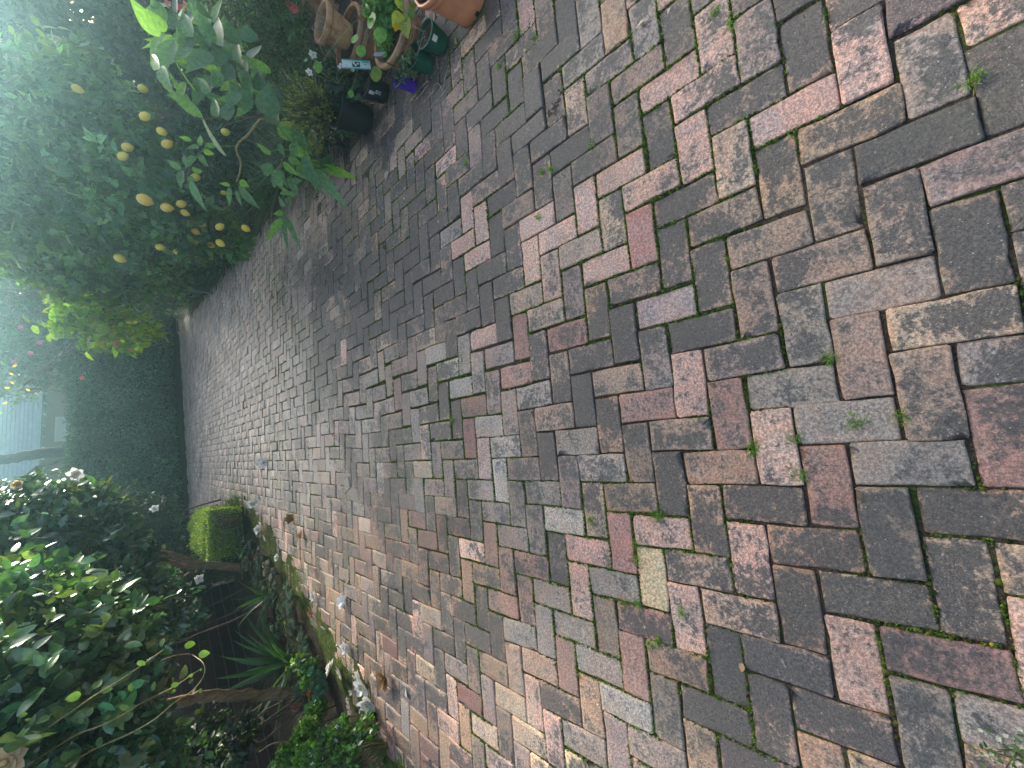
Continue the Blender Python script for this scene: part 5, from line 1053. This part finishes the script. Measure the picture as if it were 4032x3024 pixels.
for a in ((300, 190, 150, 0, 34, BR), (330, 165, 240, 60, 30, BR), (325, 170, 232, 300, 44, BR), (300, 350, 240, 280, 30, BR), (300, 345, 335, 440, 30, MD), (370, 200, 290, 360, 44, MD), (330, 120, 250, -10, 34, MD), (560, 235, 505, 0, 26, MD), (590, 225, 450, 20, 30, MD), (620, 240, 560, 60, 34, MD),
          (715, 345, 662, 170, 30, MD), (740, 400, 720, 290, 26, MD), (765, 520, 720, 330, 30, MD), (470, 190, 400, 60, 34, MD), (480, 250, 330, 300, 34, MD), (430, 330, 395, 235, 38, BR), (560, 270, 440, 340, 40, DK), (530, 520, 355, 330, 20, BR), (520, 600, 320, 450, 24, BR), (510, 610, 300, 335, 14, BR), (560, 470, 480, 400, 26, MD),
          (600, 600, 560, 500, 28, MD), (620, 440, 560, 360, 36, MD), (700, 470, 640, 545, 34, MD), (690, 400, 600, 330, 34, DK), (770, 560, 650, 430, 36, MD), (640, 800, 470, 590, 18, (.20, .30, .12)), (860, 600, 850, 435, 52, (.085, .175, .075)), (910, 630, 820, 520, 40, (.085, .175, .075)), (820, 470, 790, 360, 34, DK), (560, 100, 490, 20, 30, DK),
          (700, 230, 640, 120, 40, DK), (760, 220, 740, 130, 40, DK), (430, 420, 380, 520, 24, BR), (450, 500, 330, 480, 18, BR), (640, 340, 560, 230, 40, DK), (650, 620, 640, 500, 34, DK), (540, 380, 470, 520, 30, DK), (770, 300, 800, 210, 34, DK), (420, 150, 470, 30, 36, DK)):
    big_leaf(p1, a[0], a[1], a[2], a[3], a[4] * 1.12, 2.75 + rng.uniform(-.12, .12), a[5], rng.normal(0, .06), .16)
stem_px(p1, [(900, 560, 3.0), (720, 350, 2.85), (600, 270, 2.8), (430, 120, 2.8), (330, 20, 2.8)], .009); stem_px(p1, [(860, 600, 2.9), (680, 600, 2.85), (510, 612, 2.8)], .005, (.22, .17, .09)); stem_px(p1, [(720, 350, 2.85), (560, 440, 2.8), (330, 400, 2.8)], .004); stem_px(p1, [(900, 560, 3.0), (760, 480, 2.9), (640, 400, 2.85), (500, 230, 2.8)], .004)
stem_px(p1, [(900, 560, 3.0), (1010, 560, 3.1), (1180, 600, 3.3)], .010)
for k in range(46):
    f = rng.random(); x_ = 330 + 560 * f + rng.normal(0, 35); y_ = 90 + 440 * f + rng.normal(0, 105)
    if y_ > 560 or x_ > 930: continue
    an_ = math.pi + rng.normal(.35, .75); ln_ = rng.uniform(90, 175)
    big_leaf(p1, x_, y_, x_ + ln_ * math.cos(an_), y_ + ln_ * math.sin(an_), rng.uniform(20, 34), 2.95 + rng.uniform(-.1, .25), MD if rng.random() < .6 else BR if rng.random() < .4 else DK, rng.normal(0, .08), .18)
p2 = thing('large_leaved_plant', lp(1110, 860, 3.3) * [1, 1, 0], 'broad-leaved plant with long drooping leaves reaching onto the bricks past the black pots', 'plant')
for a in ((1110, 850, 1320, 912, 24, BR), (1100, 865, 1232, 1048, 30, (.15, .26, .12)), (1030, 800, 1110, 975, 34, MD), (970, 640, 1060, 775, 34, MD), (900, 630, 1005, 730, 40, MD), (960, 745, 1060, 808, 28, BR), (1090, 770, 1060, 650, 30, MD), (880, 880, 815, 850, 34, MD), (890, 870, 920, 960, 26, MD), (870, 790, 795, 740, 16, BR), (960, 900, 1000, 1000, 22, MD),
          (1000, 850, 1045, 880, 20, BR), (930, 830, 1000, 900, 20, BR), (980, 930, 1020, 925, 16, MD), (1100, 860, 1200, 850, 14, MD), (1060, 830, 1090, 960, 18, (.16, .28, .14)), (880, 640, 860, 560, 18, DK), (1000, 700, 930, 620, 30, DK), (1120, 860, 1190, 790, 22, DK), (1050, 740, 1140, 700, 24, DK), (890, 900, 880, 960, 20, MD)):
    big_leaf(p2, a[0], a[1], a[2], a[3], a[4], 3.15 + rng.uniform(-.1, .1), a[5], rng.normal(0, .04), .18)
stem_px(p2, [(1190, 830, 3.3), (1100, 860, 3.2), (1000, 760, 3.2), (900, 640, 3.15)], .007); stem_px(p2, [(1150, 850, 3.25), (960, 800, 3.2), (900, 880, 3.2)], .005); stem_px(p2, [(1150, 850, 3.25), (1000, 850, 3.2), (965, 940, 3.2)], .005)
p3 = thing('large_leaved_plant', lp(1010, 1000, 3.55) * [1, 1, 0], 'small upright shoot of toothed leaves leaning over the bricks beyond the drooping leaves', 'plant')
for a in ((930, 1080, 940, 1260, 16, MD), (925, 1120, 848, 1218, 20, BR), (945, 1110, 1010, 1262, 14, MD), (930, 1090, 885, 1095, 14, BR), (940, 1060, 905, 1010, 16, MD), (950, 1010, 970, 1050, 18, MD), (960, 980, 990, 1010, 12, BR), (950, 1000, 930, 960, 16, BR), (935, 1100, 960, 1170, 14, MD)):
    big_leaf(p3, a[0], a[1], a[2], a[3], a[4], 3.5 + rng.uniform(-.05, .05), a[5], 0, .14)
for k in range(14):
    x_ = rng.uniform(900, 1120); y_ = rng.uniform(700, 1000); an_ = rng.normal(.9, .8); ln_ = rng.uniform(60, 120)
    if y_ > 900 and x_ > 1000: continue
    big_leaf(p2, x_, y_, x_ + ln_ * math.cos(an_), y_ + ln_ * math.sin(an_), rng.uniform(14, 22), 3.2 + rng.uniform(-.1, .1), MD if rng.random() < .6 else BR, 0, .18)
stem_px(p3, [(1180, 870, 3.5), (1000, 960, 3.5), (960, 1030, 3.5), (930, 1110, 3.5)], .004)
p4 = thing('bent_stem_shrub', lp(900, 640, 3.6) * [1, 1, 0], 'shrub with a pale zigzag woody stem and small leaf tufts before the lemon tree', 'shrub')
stem_px(p4, [(860, 600, 3.1), (810, 615, 3.1), (760, 680, 3.1), (705, 730, 3.1), (690, 770, 3.1), (712, 830, 3.1), (705, 890, 3.1), (690, 930, 3.1)], .009, (.36, .30, .17)); stem_px(p4, [(700, 745, 3.1), (620, 750, 3.1), (540, 735, 3.1), (480, 700, 3.1)], .004, (.2, .18, .1)); stem_px(p4, [(540, 740, 3.1), (450, 860, 3.1), (440, 930, 3.1)], .003, (.2, .18, .1)); stem_px(p4, [(900, 640, 3.4), (860, 600, 3.1)], .009, (.3, .25, .15))
for a in ((700, 950, 796, 1068, 26, MD), (705, 930, 755, 955, 18, BR), (655, 960, 652, 1048, 13, MD), (660, 950, 608, 938, 11, BR), (690, 975, 712, 1052, 10, MD), (455, 925, 518, 1072, 24, MD), (410, 870, 398, 962, 22, MD), (410, 865, 340, 825, 18, MD), (470, 880, 510, 870, 22, BR), (500, 750, 440, 755, 16, MD), (510, 745, 500, 690, 16, BR), (520, 770, 575, 790, 16, BR), (480, 800, 430, 850, 18, MD), (500, 790, 540, 850, 18, MD), (440, 850, 415, 790, 14, MD), (450, 900, 470, 950, 16, MD), (530, 750, 600, 740, 14, MD), (460, 720, 400, 700, 12, BR), (350, 490, 440, 520, 20, BR)):
    big_leaf(p4, a[0], a[1], a[2], a[3], a[4], 3.1 + rng.uniform(-.06, .06), a[5], 0, .14)

# ---- lemon tree
LB = [(at(200, 420, 5.0), .45), (at(330, 400, 4.6), .36), (at(150, 620, 5.2), .5), (at(330, 600, 4.8), .42), (at(480, 560, 4.4), .30), (at(560, 650, 4.4), .26), (at(450, 720, 4.6), .36), (at(250, 780, 5.2), .46), (at(600, 780, 4.6), .28), (at(700, 830, 4.6), .22), (at(740, 900, 4.8), .24), (at(450, 880, 5.2), .38), (at(620, 940, 5.4), .34), (at(830, 900, 4.9), .16),
      (at(60, 500, 5.2), .5), (at(60, 780, 5.6), .5), (at(-120, 600, 5.4), .7), (at(300, 980, 6.2), .42), (at(480, 1040, 6.4), .38), (at(150, 950, 6.4), .45), (at(640, 1060, 6.6), .26), (at(930, 960, 5.6), .12)]
LB = [(c, np.array((r, r * .85, r * .8))) for c, r in LB]
trunk_r['lemon_tree'] = .045
lt = tree('lemon_tree', 'lemon tree heavy with yellow fruit over the right edge of the path', LB, 42000, .085, .026, (.095, .185, .075), M['leaf'], [(4.35, 6.3, -.05), (4.3, 6.3, .6), (4.25, 6.2, 1.2), (4.15, 6.0, 1.7)], var=.45, per=8, segs=3, shell=.35, new=((.12, .19, .05), .10))
LEM = [(305, 350, 4.2, 'high up near the sun'), (562, 350, 4.3, 'partly behind leaves beside the large leaves'), (663, 340, 4.3, 'touching the tip of a large leaf'), (570, 458, 3.9, 'by itself in the dark gap below the large leaves'), (637, 518, 3.9, 'with a pale leaf lying over it'), (658, 567, 3.9, 'with a star of dry sepals'), (502, 580, 4.1, 'with a split ragged skin'), (484, 615, 4.1, 'just under the split one'), (888, 520, 4.2, 'under the bent woody stem'),
       (570, 787, 3.9, 'largest in the middle of the crown'), (657, 818, 4.2, 'crescent shaped behind a leaf'), (714, 803, 4.3, 'right of the crescent shaped one'), (728, 838, 4.5, 'half shaded in a lower branch'), (865, 893, 4.4, 'bright and round low over the path'), (967, 899, 4.4, 'lowest of all over the bricks'), (867, 957, 4.5, 'bright, second lowest over the bricks'), (630, 973, 4.7, 'folded behind a leaf on the left'), (472, 1017, 4.9, 'large, farthest left in the tree'), (790, 880, 4.7, 'in the crowded cluster, upper'), (770, 912, 4.7, 'in the crowded cluster, middle'), (728, 903, 4.8, 'in the crowded cluster, small'), (777, 955, 4.9, 'in the crowded cluster, lower'), (700, 990, 5.0, 'in the crowded cluster, outermost'), (770, 698, 4.5, 'peeping out behind the toothed shoot'), (140, 615, 5.0, 'dim at the top of the crown'), (250, 540, 5.2, 'faint orange in the haze'), (830, 965, 4.9, 'thin sliver beside the bright low one'), (500, 735, 5.2, 'deep inside the crown'), (880, 760, 4.8, 'tiny and low behind the strap leaves')]
for x, y, Y, wh in LEM:
    c = at(x, y, Y - .12); s = rng.uniform(.85, 1.1) * (1.15 if 'largest' in wh or 'large,' in wh else .8 if 'small' in wh or 'tiny' in wh else 1)
    t = thing('lemon', c, 'yellow lemon ' + wh, 'lemon', 'lemons on the lemon tree'); mb = MB(); an = rng.uniform(-.7, .7)
    lathe(mb, 0, 0, [(.0005, -.044 * s), (.006 * s, -.040 * s), (.011 * s, -.035 * s), (.024 * s, -.024 * s), (.030 * s, -.006 * s), (.0305 * s, .008 * s), (.025 * s, .024 * s), (.013 * s, .035 * s), (.005 * s, .038 * s), (.0005, .038 * s)], 14, np.array((.84, .56, .06)) * (rng.uniform(.85, 1.05), rng.uniform(.85, 1.1), 1))
    R = np.array(Matrix.Rotation(an, 3, 'Y') @ Matrix.Rotation(rng.uniform(-.5, .5), 3, 'X')); mb.v[-1] = mb.v[-1] @ R.T + c; mb.build('fruit', M['lemon'], t)
    mb = MB(); e = R @ np.array([0, 0, .038 * s]) + c; tube(mb, [e, e + R @ np.array([.004, 0, .03]) + [0, 0, .01]], .002, 4, (.1, .14, .04)); mb.build('stalk', M['leaf'], t)

# ---- pink-flowered shrub with yellow green leaves, bare branches
hb = thing('flowering_shrub', (3.95, 9.2, 0), 'open shrub with drooping yellow green leaves and coral pink flowers past the lemon tree', 'shrub')
def hp(x, y, Y): return at(x / 1.659, 900 + y / 1.659, Y)
HS = [(hp(640, 620, 6.2), .22), (hp(720, 700, 6.2), .20), (hp(560, 520, 6.3), .22), (hp(860, 640, 6.3), .20), (hp(600, 700, 6.2), .14), (hp(460, 470, 6.4), .18), (hp(330, 600, 6.5), .14), (hp(560, 700, 6.3), .10), (hp(450, 620, 6.4), .12), (hp(900, 740, 6.3), .10), (hp(480, 320, 6.5), .16), (hp(300, 120, 6.6), .22), (hp(700, 560, 6.3), .12), (hp(180, 130, 6.7), .24), (hp(420, 180, 6.6), .2)]
mb = MB(); blob_cloud(mb, HS, 1150, .085, .024, (.19, .30, .045), var=.28, per=4, segs=4, droop=.7, shell=.2, curl=.3); mb.build('leaves', M['leaf'], hb)
mb = MB(); root = np.array([3.9, 9.0, -.05]); k0 = hp(760, 480, 6.6)
for c, r in HS: p = smooth_path([root, (root + k0) / 2, k0 + rng.normal(0, .05, 3), (k0 + c) / 2 + rng.normal(0, .06, 3), c], 18, .01); tube(mb, p, np.linspace(.016, .004, len(p)), 5, (.20, .19, .16), False)
mb.build('stem', M['bark'], hb)
for x, y, lab in ((638, 590, 'star-shaped coral flower in the middle'), (760, 750, 'long coral flower spray at the lower edge'), (848, 800, 'coral flower hanging lowest'), (820, 550, 'coral flower at the right of the leaves'), (450, 692, 'pink flower on the bare left twigs'), (535, 975, 'lone pale pink flower against the dark tree'), (320, 190, 'pink flower far up toward the lemon tree'), (260, 745, 'magenta flower high on the bare twigs'), (200, 812, 'magenta flower left of the high pair'), (135, 640, 'pair of magenta flowers near the top'), (90, 875, 'purple pink flower near the slate roof'), (1165, 680, 'coral petal low beside the path edge')):
    p = hp(x, y, 6.15 if x > 600 else 6.4); 
    if x > 1000: p = ground_at(702, 1310, .05)
    flower('pink_flower', lab + ' of the flowering shrub', p, norm(np.array([0, 0, H]) - p + rng.normal(0, .2, 3)), .034 if x > 600 else .022, (.70, .26, .22) if x > 400 else (.60, .26, .40), 'pink flowers of the open shrub', 2, None)
bt = thing('bare_shrub', (3.3, 10.5, 0), 'bare grey twiggy shrub with a few orange leaves before the slate roof', 'shrub')
mb = MB(); root = np.array([3.4, 10.4, -.05])
for s in ([(510, 700), (380, 860), (230, 950), (150, 1010)], [(510, 700), (350, 790), (180, 960)], [(560, 640), (340, 700), (110, 860)], [(200, 430), (90, 520), (0, 580)], [(520, 760), (520, 840), (560, 930)], [(160, 400), (80, 430), (0, 500)], [(300, 360), (250, 500), (60, 600)], [(380, 860), (370, 950), (330, 1010)], [(300, 900), (420, 990), (440, 1060)], [(230, 950), (260, 1040), (180, 1060)]):
    p = smooth_path([root, root + [0, 0, 1.0]] + [hp(x, y, 7.5) for x, y in s], 26, .012); tube(mb, p, np.linspace(.020, .004, len(p)), 5, (.22, .22, .21), False)
    for q in p[14::2]:
        e = q + rng.normal(0, .14, 3) + [0, 0, .08]; tube(mb, smooth_path([q, (q + e) / 2 + rng.normal(0, .02, 3), e], 5), .0026, 4, (.24, .23, .21), False)
mb.build('branches', M['bark'], bt)
for x, y in ((110, 890), (95, 1015), (65, 1042), (170, 1045), (90, 957), (50, 1135)):
    c = hp(x, y, 7.3); mb = MB(); leaves(mb, c, (rng.normal(), 0, rng.normal()), (-.2, -1, .3), .045, .012, (.50, .36, .12), .1, .2, 3); mb.build('leaf', M['leaf'], bt)
c = hp(20, 1205, 7.3); mb = MB(); leaves(mb, c, (0, 0, 1), (-.2, -1, .3), .09, .02, (.16, .28, .14), .1, .2, 3); mb.build('leaf', M['leaf'], bt)

# ---- strap-leaved border plants beside the path on the right
SP = [(3.15, 4.1, .55, 'at the foot of the lemon tree nearest the pots'), (3.25, 4.9, .6, 'second along under the lemon tree'), (3.35, 5.8, .6, 'third along under the lemon tree'), (3.4, 6.8, .55, 'fourth along beside the bend of the path edge'), (3.55, 7.8, .55, 'below the flowering shrub'), (3.6, 8.8, .6, 'past the flowering shrub'), (3.75, 9.9, .6, 'in the middle of the far border'), (3.9, 11.2, .6, 'in the far border, third from the hedge'), (4.1, 12.6, .6, 'in the far border, second from the hedge'), (4.4, 14.4, .6, 'nearest the far hedge'), (2.95, 3.65, .4, 'smallest, behind the last black pot'), (3.7, 4.5, .7, 'behind the first, deep in the bed')]
for i, (x, y, L_, wh) in enumerate(SP):
    t = thing('agapanthus_clump', (x, y, 0), 'clump of narrow strap leaves ' + wh, 'plant', 'strap-leaved clumps along the right border'); mb = MB()
    for k in range(5): blades(mb, (x + rng.normal(0, .12), y + rng.normal(0, .15), .02), 42, L_, .0085, (.045, .10, .045), up=.9, spread=1.15, curl=.65, rad=.08, segs=4)
    mb.build('leaves', M['leaf'], t)
for i, (x, y, z, r, n, colr, lab) in enumerate([(3.65, 8.2, .45, .5, 5200, (.035, .075, .042), 'rounded dark green shrub between the lemon tree and the flowering shrub'), (3.9, 10.2, .6, .65, 6000, (.032, .07, .04), 'rounded dark green shrub halfway along the far right border'), (4.2, 12.4, .8, .8, 7000, (.035, .075, .04), 'big rounded dark shrub before the far hedge on the right'), (4.75, 15.0, .9, .9, 6500, (.06, .11, .045), 'lighter green bushy shrub touching the far hedge'), (4.2, 7.3, .8, .7, 6500, (.035, .08, .04), 'tall dark green shrub behind the lemon tree boughs'), (4.5, 9.4, 1.2, .9, 8000, (.033, .07, .04), 'tall dark shrub in the middle of the right border'), (4.9, 11.6, 1.5, 1.0, 8000, (.03, .065, .04), 'tallest dark shrub of the right border'), (3.9, 6.2, .5, .5, 4500, (.035, .08, .04), 'dark shrub filling under the lemon tree')]):
    tree('border_shrub', lab, [((x, y, z), (r, r, r * .9)), ((x + r * .5, y + r * .4, z + .2), (r * .7, r * .7, r * .7)), ((x - r * .25, y - r * .5, z - .05), (r * .6, r * .6, r * .6))], n, .06, .017, colr, M['leaf'] if i else M['far'], [(x, y, -.05), (x, y, z * .6)], cat='shrub', group='rounded shrubs of the right border', var=.4, per=8, shell=.5)
little('round_leaved_seedlings', 'bright round-leaved seedlings at the path edge below the lowest lemons', [(ground_at(935, 975, .12), .10), (ground_at(960, 1000, .07), .07)], 130, .05, .02, (.12, .22, .035), None, var=.3, per=5, segs=4, shell=.3)
# sprig at the very bottom right corner of the photograph, close to the lens
sg = thing('small_flowering_sprig', ground_at(3990, 2900), 'small sprig with tiny white flowers growing up beside the nearest bricks', 'plant')
c0 = ground_at(4010, 2950); mb = MB(); st = MB(); fl = MB()
for k in range(10):
    tip = c0 + [rng.normal(0, .05), rng.uniform(-.04, .06), rng.uniform(.03, .13)]; tube(st, smooth_path([c0, (c0 + tip) / 2, tip], 5), .0012, 4, (.16, .2, .07), False)
    m = 12; leaves(mb, tip + rng.normal(0, .012, (m, 3)), rdir(m, .3), rdir(m, .8), .013, .0035, tints(m, (.09, .17, .05), .3), .2, .2, 3)
    for _ in range(3): bloom_geo(fl, tip + rng.normal(0, .012, 3), (0, 0, 1), .005, (.7, .68, .5), 1, None)
mb.build('leaves', M['leaf'], sg); st.build('stem', M['leaf'], sg); fl.build('flowers', M['petal'], sg)
# small square of a broken paver sitting pale in the path
g = ground_at(1368, 1907, 0); mb = MB(); box(mb, (g[0] - .05, g[1] - .05, -.004), (g[0] + .05, g[1] + .05, .0072), (.42, .36, .30, ), .35); mb.build('pale_stone', M['mortar'], None, False, label='small pale square stone set flush among the bricks of the path', cat='stone')

# ------------------------------------------------------------------ haze added between camera and far trees in place of the flare veil
hm = bpy.data.materials.new('haze'); hm.use_nodes = True; hn = hm.node_tree; hn.nodes.clear()
pv_ = hn.nodes.new('ShaderNodeVolumePrincipled'); pv_.inputs['Color'].default_value = (.50, .90, 1.0, 1); pv_.inputs['Density'].default_value = .0095; pv_.inputs['Anisotropy'].default_value = .88
ho = hn.nodes.new('ShaderNodeOutputMaterial'); hn.links.new(pv_.outputs[0], ho.inputs['Volume'])
if HAZE:
    mb = MB(); V = [(-9, -3, -1.4), (13, -3, -1.4), (13, 36.5, -1.4), (-9, 36.5, -1.4)]; V += [(x, y, 9.5) for x, y, z in V]
    mb.add(V, [(0, 3, 2, 1), (4, 5, 6, 7), (0, 1, 5, 4), (1, 2, 6, 5), (2, 3, 7, 6), (3, 0, 4, 7)]); mb.build('haze', hm, None, False, label='thin bluish haze added to stand in for the sun flare veil', kind='stuff')
